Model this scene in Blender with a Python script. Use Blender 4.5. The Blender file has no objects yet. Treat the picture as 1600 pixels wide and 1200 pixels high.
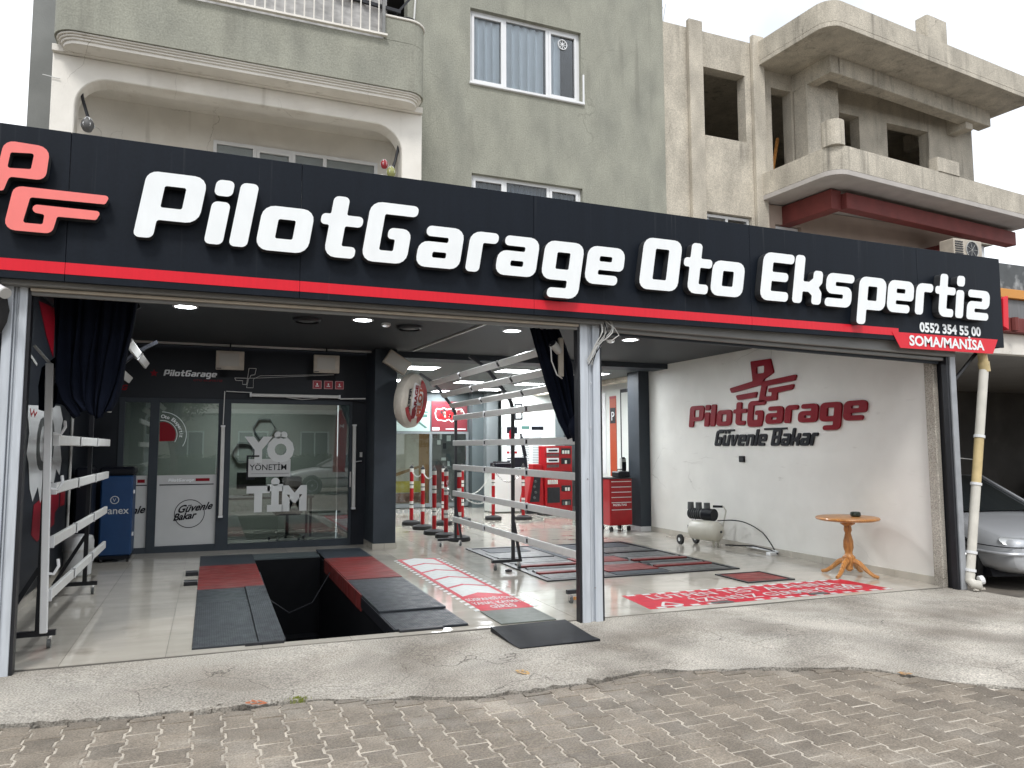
import bpy, bmesh, math, random
from mathutils import Vector, Matrix
from mathutils.geometry import tessellate_polygon
random.seed(7)
SC = bpy.context.scene
COL = SC.collection
R = math.radians
# ---------------------------------------------------------------- camera
cam = bpy.data.cameras.new('camera'); camo = bpy.data.objects.new('camera', cam); COL.objects.link(camo)
cam.sensor_width = 36.0; cam.lens = 1153.0/1600*36.0; cam.clip_end = 600; cam.clip_start = 0.05
yaw, pit, rol = R(22.158), R(4.874), R(.178)
fw = Vector((math.sin(yaw)*math.cos(pit), math.cos(yaw)*math.cos(pit), math.sin(pit)))
rt = Vector((math.cos(yaw), -math.sin(yaw), 0)); dn = fw.cross(rt)
r2 = math.cos(rol)*rt + math.sin(rol)*dn; d2 = -math.sin(rol)*rt + math.cos(rol)*dn
m = Matrix((r2, -d2, -fw)).transposed().to_4x4(); m.translation = (0, -6, 1.6)
camo.matrix_world = m
SC.camera = camo
# ---------------------------------------------------------------- sky: overcast, thin gaps of pale blue
W = bpy.data.worlds.new('World'); SC.world = W; W.use_nodes = True
nt = W.node_tree; bg = nt.nodes['Background']
sky = nt.nodes.new('ShaderNodeTexSky'); sky.sky_type = 'NISHITA'; sky.sun_disc = False
sky.sun_elevation = R(52); sky.sun_rotation = R(205); sky.dust_density = 2.0
tc = nt.nodes.new('ShaderNodeTexCoord'); ns = nt.nodes.new('ShaderNodeTexNoise')
ns.inputs['Scale'].default_value = 2.3; ns.inputs['Detail'].default_value = 5; ns.inputs['Roughness'].default_value = .55
nt.links.new(tc.outputs['Generated'], ns.inputs['Vector'])
rp = nt.nodes.new('ShaderNodeValToRGB'); rp.color_ramp.elements[0].position = .34; rp.color_ramp.elements[1].position = .56
rp.color_ramp.elements[0].color = (.62, .62, .62, 1); rp.color_ramp.elements[1].color = (1, 1, 1, 1)
nt.links.new(ns.outputs['Fac'], rp.inputs['Fac'])
mx = nt.nodes.new('ShaderNodeMix'); mx.data_type = 'RGBA'
mx.inputs['B'].default_value = (9.5, 9.8, 10.2, 1)
nt.links.new(rp.outputs['Color'], mx.inputs['Factor']); nt.links.new(sky.outputs['Color'], mx.inputs['A'])
nt.links.new(mx.outputs['Result'], bg.inputs['Color']); bg.inputs['Strength'].default_value = .1
# ---------------------------------------------------------------- sun (veiled)
sl = bpy.data.lights.new('sun', 'SUN'); sl.energy = 1.3; sl.angle = R(14); sl.color = (1, .975, .94)
so = bpy.data.objects.new('sun', sl); COL.objects.link(so)
az, el = R(205), R(52)   # from behind the camera, a little to the left
sd = Vector((math.sin(az)*math.cos(el), math.cos(az)*math.cos(el), math.sin(el)))
so.rotation_euler = sd.to_track_quat('Z', 'Y').to_euler(); so.location = sd*40
# ---------------------------------------------------------------- exposure
SC.render.engine = 'CYCLES'
SC.view_settings.view_transform = 'Standard'; SC.view_settings.look = 'None'
SC.view_settings.exposure = 0.56; SC.view_settings.gamma = 1; SC.view_settings.use_curve_mapping = False
SC.cycles.use_denoising = True; SC.cycles.max_bounces = 6; SC.cycles.diffuse_bounces = 3; SC.cycles.glossy_bounces = 3
SC.cycles.transparent_max_bounces = 12; SC.cycles.transmission_bounces = 5
SC.cycles.sample_clamp_indirect = 6; SC.cycles.caustics_reflective = False; SC.cycles.caustics_refractive = False

# ================================================================ helpers
def gz(x): return .04 - .0105*(x + 1.2)          # the street falls gently to the right
ORG = {}
def wloc(o): return ORG[o.name]
class MB:
    def __init__(s): s.v = []; s.f = []
    def add(s, vs, fs):
        n = len(s.v); s.v += [Vector(p) for p in vs]; s.f += [tuple(i+n for i in f) for f in fs]; return s
    def box(s, x0, x1, y0, y1, z0, z1):
        if x0 > x1: x0, x1 = x1, x0
        if y0 > y1: y0, y1 = y1, y0
        if z0 > z1: z0, z1 = z1, z0
        return s.add([(x0,y0,z0),(x1,y0,z0),(x1,y1,z0),(x0,y1,z0),(x0,y0,z1),(x1,y0,z1),(x1,y1,z1),(x0,y1,z1)],
              [(3,2,1,0),(4,5,6,7),(0,1,5,4),(1,2,6,5),(2,3,7,6),(3,0,4,7)])
    def obox(s, c, size, rot=None):                # oriented box; rot is a 3x3 Matrix
        h = Vector(size)/2; c = Vector(c)
        p = [Vector((sx*h.x, sy*h.y, sz*h.z)) for sz in (-1,1) for sx,sy in ((-1,-1),(1,-1),(1,1),(-1,1))]
        if rot: p = [rot @ q for q in p]
        return s.add([c+q for q in p], [(3,2,1,0),(4,5,6,7),(0,1,5,4),(1,2,6,5),(2,3,7,6),(3,0,4,7)])
    def beam(s, a, b, w, h, up=(0,0,1)):            # bar of section w x h from a to b
        a = Vector(a); b = Vector(b); d = (b-a); L = d.length; d.normalize()
        up = Vector(up); x = d.cross(up)
        if x.length < 1e-4: up = Vector((0,1,0)); x = d.cross(up)
        x.normalize(); z = x.cross(d)
        return s.obox((a+b)/2, (w, L, h), Matrix((x, d, z)).transposed())
    def cyl(s, a, b, r0, r1=None, n=16, caps=True):
        r1 = r0 if r1 is None else r1; a = Vector(a); b = Vector(b); d = (b-a).normalized()
        u = d.orthogonal().normalized(); w = d.cross(u)
        vs = []
        for p, r in ((a,r0),(b,r1)):
            for i in range(n):
                t = 2*math.pi*i/n; vs.append(p + u*(r*math.cos(t)) + w*(r*math.sin(t)))
        fs = [(i,(i+1)%n,n+(i+1)%n,n+i) for i in range(n)]
        if caps: fs += [tuple(reversed(range(n))), tuple(range(n,2*n))]
        return s.add(vs, fs)
    def lathe(s, prof, c=(0,0,0), n=24, axis=None, closed=False):   # prof: (radius, height)
        c = Vector(c); M = Matrix.Identity(3) if axis is None else Vector(axis).to_track_quat('Z','Y').to_matrix()
        vs = [c + M @ Vector((r*math.cos(2*math.pi*i/n), r*math.sin(2*math.pi*i/n), h)) for r,h in prof for i in range(n)]
        k = len(prof); fs = []
        for j in range(k if closed else k-1):
            j2 = (j+1) % k
            fs += [(j*n+i, j*n+(i+1)%n, j2*n+(i+1)%n, j2*n+i) for i in range(n)]
        if not closed: fs += [tuple(reversed(range(n))), tuple(range((k-1)*n, k*n))]
        return s.add(vs, fs)
    def tube(s, pts, r, n=8, caps=True):
        pts = [Vector(p) for p in pts]; k = len(pts); rr = r if isinstance(r, (list,tuple)) else [r]*k
        vs = []; u = None
        for i, p in enumerate(pts):
            d = (pts[min(i+1,k-1)] - pts[max(i-1,0)]).normalized()
            if u is None: u = d.orthogonal().normalized()
            u = (u - d*u.dot(d)).normalized(); w = d.cross(u)
            for j in range(n):
                t = 2*math.pi*j/n; vs.append(p + u*(rr[i]*math.cos(t)) + w*(rr[i]*math.sin(t)))
        fs = [(i*n+j, i*n+(j+1)%n, (i+1)*n+(j+1)%n, (i+1)*n+j) for i in range(k-1) for j in range(n)]
        if caps: fs += [tuple(reversed(range(n))), tuple(range((k-1)*n, k*n))]
        return s.add(vs, fs)
    def prism(s, conts, fr, d):                     # contours (first outer, then holes) in 2D; fr(u,v,w)->3D; depth d
        tri = tessellate_polygon([[Vector((p[0],p[1],0)) for p in c] for c in conts])
        flat = [p for c in conts for p in c]; n = len(flat)
        vs = [fr(p[0],p[1],d) for p in flat] + [fr(p[0],p[1],0) for p in flat]
        fs = []
        for t in tri:
            a,b,c = (flat[i] for i in t)
            if (b[0]-a[0])*(c[1]-a[1])-(b[1]-a[1])*(c[0]-a[0]) < 0: t = (t[0],t[2],t[1])
            fs += [tuple(t), (t[2]+n,t[1]+n,t[0]+n)]
        o = 0
        for ci, c in enumerate(conts):
            k = len(c); ar = sum(c[i][0]*c[(i+1)%k][1]-c[(i+1)%k][0]*c[i][1] for i in range(k))
            fl = (ar > 0) == (ci == 0)
            for i in range(k):
                q = (o+i, n+o+i, n+o+(i+1)%k, o+(i+1)%k)
                fs.append(q if fl else tuple(reversed(q)))
            o += k
        return s.add(vs, fs)
    def grid(s, rows):                              # rows of equal length -> sheet
        k = len(rows[0]); vs = [p for r in rows for p in r]
        return s.add(vs, [(i*k+j,i*k+j+1,(i+1)*k+j+1,(i+1)*k+j) for i in range(len(rows)-1) for j in range(k-1)])
    def tilt(s):
        for p in s.v: p.z += gz(p.x)
        return s
    def mesh(s, name, mat, org=Vector(), bevel=0, smooth=False, seg=1, fixn=False):
        me = bpy.data.meshes.new(name); me.from_pydata([tuple(p-org) for p in s.v], [], s.f)
        if bevel or fixn:
            bm = bmesh.new(); bm.from_mesh(me)
            if fixn: bmesh.ops.recalc_face_normals(bm, faces=bm.faces)
            if bevel:
                ed = [e for e in bm.edges if len(e.link_faces) == 2 and e.calc_face_angle(0) > .6]
                bmesh.ops.bevel(bm, geom=ed, offset=bevel, segments=seg, affect='EDGES', clamp_overlap=True)
            bm.to_mesh(me); bm.free()
        if mat: me.materials.append(mat)
        if smooth:
            me.polygons.foreach_set('use_smooth', [True]*len(me.polygons))
            try: me.set_sharp_from_angle(angle=.7)
            except Exception: pass
        me.update(); return me
    def build(s, name, mat, parent=None, bevel=0, smooth=False, seg=1, loc=None, local=False, fixn=False):
        base = Vector() if (parent is None or local) else wloc(parent)
        off = Vector(loc) if loc is not None else Vector()
        me = s.mesh(name, mat, (base if not local else Vector()) + (off if not local else Vector()), bevel, smooth, seg, fixn)
        o = bpy.data.objects.new(name, me); COL.objects.link(o); o.location = off
        if parent is not None: o.parent = parent
        ORG[o.name] = base + off
        return o
def Bx(*a): return MB().box(*a)
def tag(o, label, cat, group=None):
    o['label'] = label; o['category'] = cat
    if group: o['group'] = group
    return o
def kind(o, k): o['kind'] = k; return o
def thing(name, label, cat, loc=(0,0,0), rz=0, group=None):
    o = bpy.data.objects.new(name, None); COL.objects.link(o); o.location = loc; o.rotation_euler = (0,0,rz)
    o.empty_display_size = .1; ORG[o.name] = Vector(loc)
    return tag(o, label, cat, group)
def copy_thing(o, loc, rz=None, label=None):
    c = o.copy(); COL.objects.link(c); c.location = loc; ORG[c.name] = Vector(loc)
    if rz is not None: c.rotation_euler = (0,0,rz)
    if label: c['label'] = label
    for ch in list(o.children):
        k = ch.copy(); COL.objects.link(k); k.parent = c
        for g in list(ch.children):
            q = g.copy(); COL.objects.link(q); q.parent = k
    return c

# ---------------------------------------------------------------- materials
MATS = {}
def mat(name, col, rough=.6, metal=0, var=0, scale=3, stretch=(1,1,1), bump=0, bscale=60, col2=None, thr=None, detail=6,
        coat=0, fine=0, fscale=90, isl=0, spec=.5, roughvar=0, streak=None, crack=None):
    if name in MATS: return MATS[name]
    M = bpy.data.materials.new(name); M.use_nodes = True; t = M.node_tree; L = t.links
    b = t.nodes['Principled BSDF']; b.inputs['Roughness'].default_value = rough; b.inputs['Metallic'].default_value = metal
    b.inputs['Specular IOR Level'].default_value = spec
    if coat: b.inputs['Coat Weight'].default_value = coat; b.inputs['Coat Roughness'].default_value = .08
    c4 = (*col, 1); out = None
    g = t.nodes.new('ShaderNodeNewGeometry'); mp = t.nodes.new('ShaderNodeMapping'); mp.inputs['Scale'].default_value = stretch
    L.new(g.outputs['Position'], mp.inputs['Vector'])
    def noise(sc, det=6, raw=False):
        n = t.nodes.new('ShaderNodeTexNoise'); n.inputs['Scale'].default_value = sc; n.inputs['Detail'].default_value = det
        L.new(g.outputs['Position'] if raw else mp.outputs['Vector'], n.inputs['Vector']); return n.outputs['Fac']
    def mixc(fac, A, Bc, mode='MIX'):
        x = t.nodes.new('ShaderNodeMix'); x.data_type = 'RGBA'; x.blend_type = mode
        if hasattr(fac, 'links'): L.new(fac, x.inputs['Factor'])
        else: x.inputs['Factor'].default_value = fac
        for k, q in (('A',A),('B',Bc)):
            if hasattr(q, 'links'): L.new(q, x.inputs[k])
            else: x.inputs[k].default_value = q
        return x.outputs['Result']
    def ramp(f, a, bb, lo=0., hi=1.):
        r = t.nodes.new('ShaderNodeMapRange'); L.new(f, r.inputs['Value'])
        r.inputs['From Min'].default_value = a; r.inputs['From Max'].default_value = bb
        r.inputs['To Min'].default_value = lo; r.inputs['To Max'].default_value = hi; return r.outputs['Result']
    cur = c4
    if col2 is not None:
        a, bb = thr or (.42, .62); cur = mixc(ramp(noise(scale, detail), a, bb), c4, (*col2, 1))
    if var:
        f = ramp(noise(scale*1.7+.13, detail), .25, .75, 1-var, 1+var)
        cb = t.nodes.new('ShaderNodeCombineColor')
        for k in ('Red','Green','Blue'): L.new(f, cb.inputs[k])
        cur = mixc(1.0, cur, cb.outputs['Color'], 'MULTIPLY')
    if fine:
        f = ramp(noise(fscale, 3, True), .3, .7, 1-fine, 1+fine)
        cb = t.nodes.new('ShaderNodeCombineColor')
        for k in ('Red','Green','Blue'): L.new(f, cb.inputs[k])
        cur = mixc(1.0, cur, cb.outputs['Color'], 'MULTIPLY')
    if streak:                                      # run-off stains: (stretch, scale, tint, from, to)
        m2 = t.nodes.new('ShaderNodeMapping'); m2.inputs['Scale'].default_value = streak[0]; L.new(g.outputs['Position'], m2.inputs['Vector'])
        n2 = t.nodes.new('ShaderNodeTexNoise'); n2.inputs['Scale'].default_value = streak[1]; n2.inputs['Detail'].default_value = 8; L.new(m2.outputs['Vector'], n2.inputs['Vector'])
        f1 = ramp(n2.outputs['Fac'], streak[3], streak[4]); f2 = ramp(noise(.9, 3, True), .38, .62)
        mm = t.nodes.new('ShaderNodeMath'); mm.operation = 'MULTIPLY'; L.new(f1, mm.inputs[0]); L.new(f2, mm.inputs[1])
        cur = mixc(mm.outputs[0], cur, (*streak[2], 1))
    if crack:                                       # hairline cracks: (cell scale, width, tint)
        wn = t.nodes.new('ShaderNodeTexNoise'); wn.inputs['Scale'].default_value = crack[0]*3; wn.inputs['Detail'].default_value = 6; L.new(g.outputs['Position'], wn.inputs['Vector'])
        va = t.nodes.new('ShaderNodeVectorMath'); va.operation = 'MULTIPLY_ADD'; L.new(wn.outputs['Color'], va.inputs[0]); va.inputs[1].default_value = (.35,)*3; L.new(g.outputs['Position'], va.inputs[2])
        vo = t.nodes.new('ShaderNodeTexVoronoi'); vo.feature = 'DISTANCE_TO_EDGE'; vo.inputs['Scale'].default_value = crack[0]; L.new(va.outputs[0], vo.inputs['Vector'])
        f1 = ramp(vo.outputs['Distance'], crack[1], 0); f2 = ramp(noise(.7, 3, True), .5, .6)
        mm = t.nodes.new('ShaderNodeMath'); mm.operation = 'MULTIPLY'; L.new(f1, mm.inputs[0]); L.new(f2, mm.inputs[1])
        cur = mixc(mm.outputs[0], cur, (*crack[2], 1))
    if isl:
        oi = t.nodes.new('ShaderNodeObjectInfo'); ad = t.nodes.new('ShaderNodeMath'); ad.operation = 'ADD'
        L.new(oi.outputs['Random'], ad.inputs[0]); L.new(g.outputs['Random Per Island'], ad.inputs[1])
        fr = t.nodes.new('ShaderNodeMath'); fr.operation = 'FRACT'; L.new(ad.outputs[0], fr.inputs[0])
        f = ramp(fr.outputs[0], 0, 1, 1-isl, 1+isl)
        cb = t.nodes.new('ShaderNodeCombineColor')
        for k in ('Red','Green','Blue'): L.new(f, cb.inputs[k])
        cur = mixc(1.0, cur, cb.outputs['Color'], 'MULTIPLY')
    if hasattr(cur, 'links'): L.new(cur, b.inputs['Base Color'])
    else: b.inputs['Base Color'].default_value = cur
    if roughvar: L.new(ramp(noise(scale*2.3+.7, 5), .3, .7, max(.02,rough-roughvar), min(1,rough+roughvar)), b.inputs['Roughness'])
    if bump:
        bp = t.nodes.new('ShaderNodeBump'); bp.inputs['Strength'].default_value = bump; bp.inputs['Distance'].default_value = .01
        L.new(noise(bscale, 5, True), bp.inputs['Height']); L.new(bp.outputs['Normal'], b.inputs['Normal'])
    MATS[name] = M; return M
def glassmat(name, tint=(.86,.9,.89), ior=1.5, rough=0.0, haze=None, hz=.0):
    if name in MATS: return MATS[name]
    M = bpy.data.materials.new(name); M.use_nodes = True; t = M.node_tree; L = t.links
    t.nodes.remove(t.nodes['Principled BSDF']); o = t.nodes['Material Output']
    tr = t.nodes.new('ShaderNodeBsdfTransparent'); tr.inputs['Color'].default_value = (*tint, 1)
    gl = t.nodes.new('ShaderNodeBsdfGlossy'); gl.inputs['Roughness'].default_value = rough; gl.inputs['Color'].default_value = (1,1,1,1)
    fr = t.nodes.new('ShaderNodeFresnel'); fr.inputs['IOR'].default_value = ior
    mx = t.nodes.new('ShaderNodeMixShader'); L.new(fr.outputs['Fac'], mx.inputs['Fac'])
    L.new(tr.outputs[0], mx.inputs[1]); L.new(gl.outputs[0], mx.inputs[2]); last = mx.outputs[0]
    if haze:
        df = t.nodes.new('ShaderNodeBsdfDiffuse'); df.inputs['Color'].default_value = (*haze, 1)
        m2 = t.nodes.new('ShaderNodeMixShader'); m2.inputs['Fac'].default_value = hz
        L.new(last, m2.inputs[1]); L.new(df.outputs[0], m2.inputs[2]); last = m2.outputs[0]
    L.new(last, o.inputs['Surface']); MATS[name] = M; return M
def emit(name, col, s):
    if name in MATS: return MATS[name]
    M = bpy.data.materials.new(name); M.use_nodes = True; t = M.node_tree; b = t.nodes['Principled BSDF']
    b.inputs['Base Color'].default_value = (.8,.8,.8,1)
    b.inputs['Emission Color'].default_value = (*col, 1); b.inputs['Emission Strength'].default_value = s
    M.cycles.emission_sampling = 'NONE'        # the lamp's own area light does the lighting
    MATS[name] = M; return M

# ---------------------------------------------------------------- lettering
def rnd(pts, n=4):                                   # polygon of (x, y, r) -> rounded corners
    out = []; k = len(pts)
    for i, (x, y, r) in enumerate(pts):
        p = Vector((x,y)); a = Vector(pts[i-1][:2]); b = Vector(pts[(i+1)%k][:2])
        if r <= 0: out.append((x,y)); continue
        da = (a-p); db = (b-p); la = da.length; lb = db.length; da /= la; db /= lb
        ang = da.angle(db); t = min(r/math.tan(ang/2), la*.49, lb*.49); rr = t*math.tan(ang/2)
        c = p + (da+db).normalized()*(rr/math.sin(ang/2))
        p0 = p+da*t-c; p1 = p+db*t-c; a0 = math.atan2(p0.y,p0.x); da_ = math.atan2(p1.y,p1.x)-a0
        while da_ > math.pi: da_ -= 2*math.pi
        while da_ < -math.pi: da_ += 2*math.pi
        for j in range(n+1):
            th = a0+da_*j/n; out.append((c.x+rr*math.cos(th), c.y+rr*math.sin(th)))
    return out
def q(x0,y0,x1,y1,r): return [(x0,y0,r),(x1,y0,r),(x1,y1,r),(x0,y1,r)]
GL = {   # heavy squared italic lettering: list of shapes, each outer + holes
 'P': [[[(0,0,4),(13,0,4),(13,14,2),(41,14,9),(41,50,9),(0,50,7)], q(13.5,23.5,28,40,1.5)]],
 'i': [[q(0,0,13,33,4)], [q(0,37.5,13,50,4)]],
 'l': [[q(0,0,13,50,4)]],
 'o': [[q(0,0,39,35.5,9), q(13,10,26,25.5,1.5)]],
 't': [[[(7,50,4),(19.5,50,4),(19.5,35,1.5),(33,35,3.5),(33,26,3.5),(19.5,26,1.5),(19.5,9.5,1.5),(31,9.5,3.5),(31,0,3.5),(7,0,9),(7,26,1.5),(0,26,3.5),(0,35,3.5),(7,35,1.5)]]],
 'G': [[[(0,0,9),(0,50,9),(40,50,4),(40,40.5,4),(13,40.5,1.5),(13,10,1.5),(24.5,10,1.5),(24.5,20,1.5),(18,20,4),(18,29.5,4),(37,29.5,7),(37,0,9)]]],
 'a': [[[(0,0,8),(38,0,8),(38,35.5,9),(5,35.5,4),(5,26.5,4),(25,26.5,1.5),(25,22,1.5),(0,22,8)], q(13,8.5,25,13.5,1.5)]],
 'r': [[[(0,0,4),(12.5,0,4),(12.5,26,1.5),(26,26,4),(26,35.5,4),(0,35.5,9)]]],
 'g': [[[(0,0,9),(26,0,1.5),(26,-7,1.5),(8,-7,4),(8,-16,4),(39,-16,9),(39,35.5,9),(0,35.5,9)], q(13,10,26,25.5,1.5)]],
 'e': [[[(0,0,9),(34,0,4),(34,9,4),(13,9,1.5),(13,13.5,1.5),(39,13.5,5),(39,35.5,9),(0,35.5,9)], q(13,21.5,26,26.5,1.5)]],
 'O': [[q(0,0,43,50,9), q(14,10,29,40,1.5)]],
 'E': [[[(0,0,9),(36,0,4),(36,10,4),(13,10,1.5),(13,20.5,1.5),(34,20.5,4),(34,30,4),(13,30,1.5),(13,40,1.5),(40,40,4),(40,50,4),(0,50,9)]]],
 'k': [[[(0,0,4),(12.5,0,4),(12.5,12.5,1.5),(20,12.5,2),(25,9,2),(25,0,3.5),(37.5,0,4),(37.5,13,5),(33,18,1.5),(37.5,23,5),(37.5,35.5,4),(25,35.5,4),(25,27,2),(20,23,2),(12.5,23,1.5),(12.5,50,4),(0,50,4)]]],
 's': [[[(0,0,4),(36,0,8),(36,22,8),(13,22,1.5),(13,26.5,1.5),(38,26.5,4),(38,35.5,4),(0,35.5,8),(0,13.5,8),(24,13.5,1.5),(24,9,1.5),(0,9,4)]]],
 'p': [[[(0,-16,4),(12.5,-16,4),(12.5,0,1.5),(39,0,9),(39,35.5,9),(0,35.5,9)], q(13,10,26,25.5,1.5)]],
 'z': [[[(0,0,4),(37,0,4),(37,9,4),(13,9,1.5),(13,13.5,1.5),(38,13.5,8),(38,35.5,8),(1,35.5,4),(1,26.5,4),(25,26.5,1.5),(25,22,1.5),(0,22,8)]]],
}
GL['u'] = [[[(0,35.5,4),(12.5,35.5,4),(12.5,9.5,1.5),(25,9.5,1.5),(25,35.5,4),(37.5,35.5,4),(37.5,0,4),(0,0,9)]]]
GL['ü'] = GL['u'] + [[q(4,39,14,47,3)], [q(22,39,32,47,3)]]
GL['v'] = [[[(0,35.5,3),(12,35.5,3),(17,12,1),(20,12,1),(25,35.5,3),(37,35.5,3),(27,0,5),(10,0,5)]]]
GL['n'] = [[[(0,0,4),(12.5,0,4),(12.5,26,1.5),(25,26,1.5),(25,0,4),(37.5,0,4),(37.5,35.5,9),(0,35.5,4)]]]
GL['B'] = [[[(0,0,6),(40,0,9),(40,24,4),(37,26,1),(40,28,4),(40,50,9),(0,50,6)], q(13,9,27,20.5,1.5), q(13,30,27,41,1.5)]]
ADV = {'ü':42,'u':42,'v':41,'n':42,'B':45,'P':45,'i':17,'l':17,'o':43,'t':36,'G':43,'a':42,'r':28,'g':43,'e':43,'O':48,'E':44,'k':41,'s':42,'p':43,'z':42,' ':20}
def glyph(mb, ch, fr, d, s=.01, sh=.16, x0=0, y0=0):
    for shape in GL[ch]:
        cs = [[((x+y*sh)*s+x0, y*s+y0) for x,y in rnd(c)] for c in shape]
        mb.prism(cs, fr, d)
    return mb
def text_verts(body, size, shear=0, offset=0, align='LEFT', space=1.0):
    cu = bpy.data.curves.new('t','FONT'); cu.body = body; cu.size = size; cu.shear = shear; cu.offset = offset
    cu.align_x = align; cu.space_character = space; cu.fill_mode = 'FRONT'; cu.resolution_u = 3
    o = bpy.data.objects.new('t', cu); me = bpy.data.meshes.new_from_object(o)
    v = [(p.co.x, p.co.y) for p in me.vertices]; f = [tuple(p.vertices) for p in me.polygons]
    bpy.data.objects.remove(o); bpy.data.curves.remove(cu); bpy.data.meshes.remove(me); return v, f
def text(mb, body, fr, size, shear=0, offset=0, align='LEFT', d=.002, space=1.0, width=None):
    v, f = text_verts(body, size, shear, offset, align, space)
    if width and v:
        w = max(p[0] for p in v)-min(p[0] for p in v); k = width/w; v = [(p[0]*k, p[1]) for p in v]
    return mb.add([fr(a,b,d) for a,b in v], f)
def frY(x, y, z, sx=1):  return lambda u,v,w: Vector((x+u*sx, y-w, z+v))          # faces the street (-Y)
def frX(x, y, z): return lambda u,v,w: Vector((x-w, y-u, z+v))                     # faces -X, reads towards the street
def frXp(x, y, z): return lambda u,v,w: Vector((x+w, y+u, z+v))                    # faces +X
def frZ(x, y, z, a=0):                                                             # lies on the floor
    c, s_ = math.cos(a), math.sin(a)
    return lambda u,v,w: Vector((x+u*c-v*s_, y+u*s_+v*c, z+w+gz(x+u*c-v*s_)))
# ================================================================ palette
m_sand   = mat('joint sand', (.47,.425,.36), .95, var=.4, scale=3, bump=.4, bscale=160, fine=.25, fscale=150)
m_paver  = mat('concrete paver', (.215,.183,.145), .55, var=.25, scale=2.2, col2=(.30,.265,.22), thr=(.52,.72), bump=.8, bscale=80, fine=.36, fscale=100, isl=.2, roughvar=.16, spec=.5)
m_apron  = mat('rough concrete', (.42,.392,.345), .88, col2=(.225,.20,.168), thr=(.43,.68), scale=.9, var=.28, bump=1.0, bscale=70, fine=.5, fscale=85, detail=10, crack=(1.1,.006,(.08,.07,.058)))
m_tile   = mat('polished floor tile', (.47,.44,.385), .07, var=.10, scale=1.0, stretch=(1,3,1), roughvar=.045, isl=.05, spec=.5, streak=((1,1,1),2.6,(.30,.27,.23),.58,.74))
m_grout  = mat('floor grout', (.16,.15,.13), .8)
m_dark   = mat('charcoal wall paint', (.011,.014,.020), .5, var=.12, scale=2, bump=.05, bscale=120, spec=.3)
m_dark2  = mat('slate blue paint', (.036,.045,.056), .55, var=.10, scale=2, bump=.05, bscale=120, spec=.3)
m_grey   = mat('mid grey paint', (.085,.105,.11), .55, var=.08, scale=2, spec=.3)
m_ceil   = mat('dark ceiling paint', (.034,.039,.043), .6, var=.06, scale=1.5, spec=.3)
m_ceil2  = mat('grey ceiling paint', (.11,.125,.125), .6, var=.05, scale=1.5, spec=.3)
m_white  = mat('white wall paint', (.76,.75,.71), .6, var=.05, scale=1.1, bump=.08, bscale=50, col2=(.67,.655,.61), thr=(.52,.8), crack=(.5,.003,(.5,.49,.45)), streak=((1,1,4),2.2,(.5,.48,.44),.66,.8))
m_white2 = mat('cool white paint', (.66,.69,.66), .6, var=.04, scale=1.3)
m_gloss  = mat('white gloss plastic', (.74,.75,.76), .35, var=.03, scale=4)
m_signw  = mat('white acrylic letter', (.84,.87,.88), .3, var=.04, scale=6, stretch=(1,1,.4))
m_signr  = mat('coral acrylic letter', (.86,.20,.18), .32, var=.04, scale=6)
m_signk  = mat('black composite panel', (.0080,.0115,.018), .5, var=.12, scale=1.2, stretch=(5,1,.3), fine=.10, fscale=40, spec=.15, streak=((22,1,.35),1.0,(.07,.075,.08),.62,.88))
m_letside= mat('shadowed letter return', (.03,.032,.035), .6, var=.3, scale=8)  # letter sides coloured dark for the shadow on them
m_red    = mat('signal red film', (.70,.014,.030), .35, var=.05, scale=6, stretch=(3,1,.4), spec=.3, streak=((22,1,.35),1.0,(.45,.10,.11),.62,.88))
m_dred   = mat('deep red acrylic', (.225,.003,.012), .45, spec=.2)
m_bacr   = mat('black acrylic', (.006,.007,.011), .4, spec=.25)
m_steel  = mat('galvanised post', (.56,.60,.65), .45, .25, var=.12, scale=3, stretch=(5,5,.6), roughvar=.1)
m_steeld = mat('grey header metal', (.20,.20,.195), .55, .2, var=.2, scale=2, stretch=(.5,2,2))
m_beige  = mat('beige shutter lath', (.46,.41,.34), .5, var=.15, scale=5)
m_black  = mat('black steel', (.014,.015,.019), .4, .1, var=.2, scale=8)
m_rubber = mat('black rubber', (.018,.018,.019), .75, var=.3, scale=7, bump=.3, bscale=200)
m_alu    = mat('aluminium', (.55,.56,.57), .35, .8, var=.1, scale=7)
m_chrome = mat('chrome', (.7,.7,.7), .15, 1)
m_lamp   = mat('lamp housing', (.62,.62,.60), .4, var=.05, scale=6)
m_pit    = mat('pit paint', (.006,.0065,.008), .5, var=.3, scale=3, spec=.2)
m_platered = mat('worn red plate', (.20,.030,.028), .5, var=.3, scale=2.2, col2=(.13,.034,.030), thr=(.45,.72), roughvar=.14, spec=.3, stretch=(1,2.5,1), fine=.12, fscale=60)
m_plategrey= mat('grey steel plate', (.085,.09,.09), .45, .1, var=.25, scale=5, roughvar=.1)
m_tread  = mat('tread plate', (.028,.033,.040), .45, .2, var=.25, scale=5, roughvar=.1)
m_fabric = mat('navy curtain cloth', (.0045,.0065,.014), .9, var=.2, scale=6, bump=.15, bscale=300, spec=.1)
m_wood   = mat('varnished pine', (.47,.215,.06), .38, var=.35, scale=6, stretch=(9,1,1), col2=(.33,.125,.03), thr=(.45,.7), coat=.15)
m_glass  = glassmat('window glass', (.72,.77,.76), 1.95)
m_glassc = glassmat('clear pane', (.88,.91,.9), 1.5)
m_frost  = mat('frosted film', (.52,.53,.53), .5, var=.03)
m_plastic= mat('grey plastic', (.45,.45,.43), .5)
m_led    = emit('lit lamp face', (.93,.97,1.0), 14)
m_fire   = mat('bright red enamel', (.33,.006,.010), .35, coat=.25, var=.08, scale=5, spec=.3)

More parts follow.
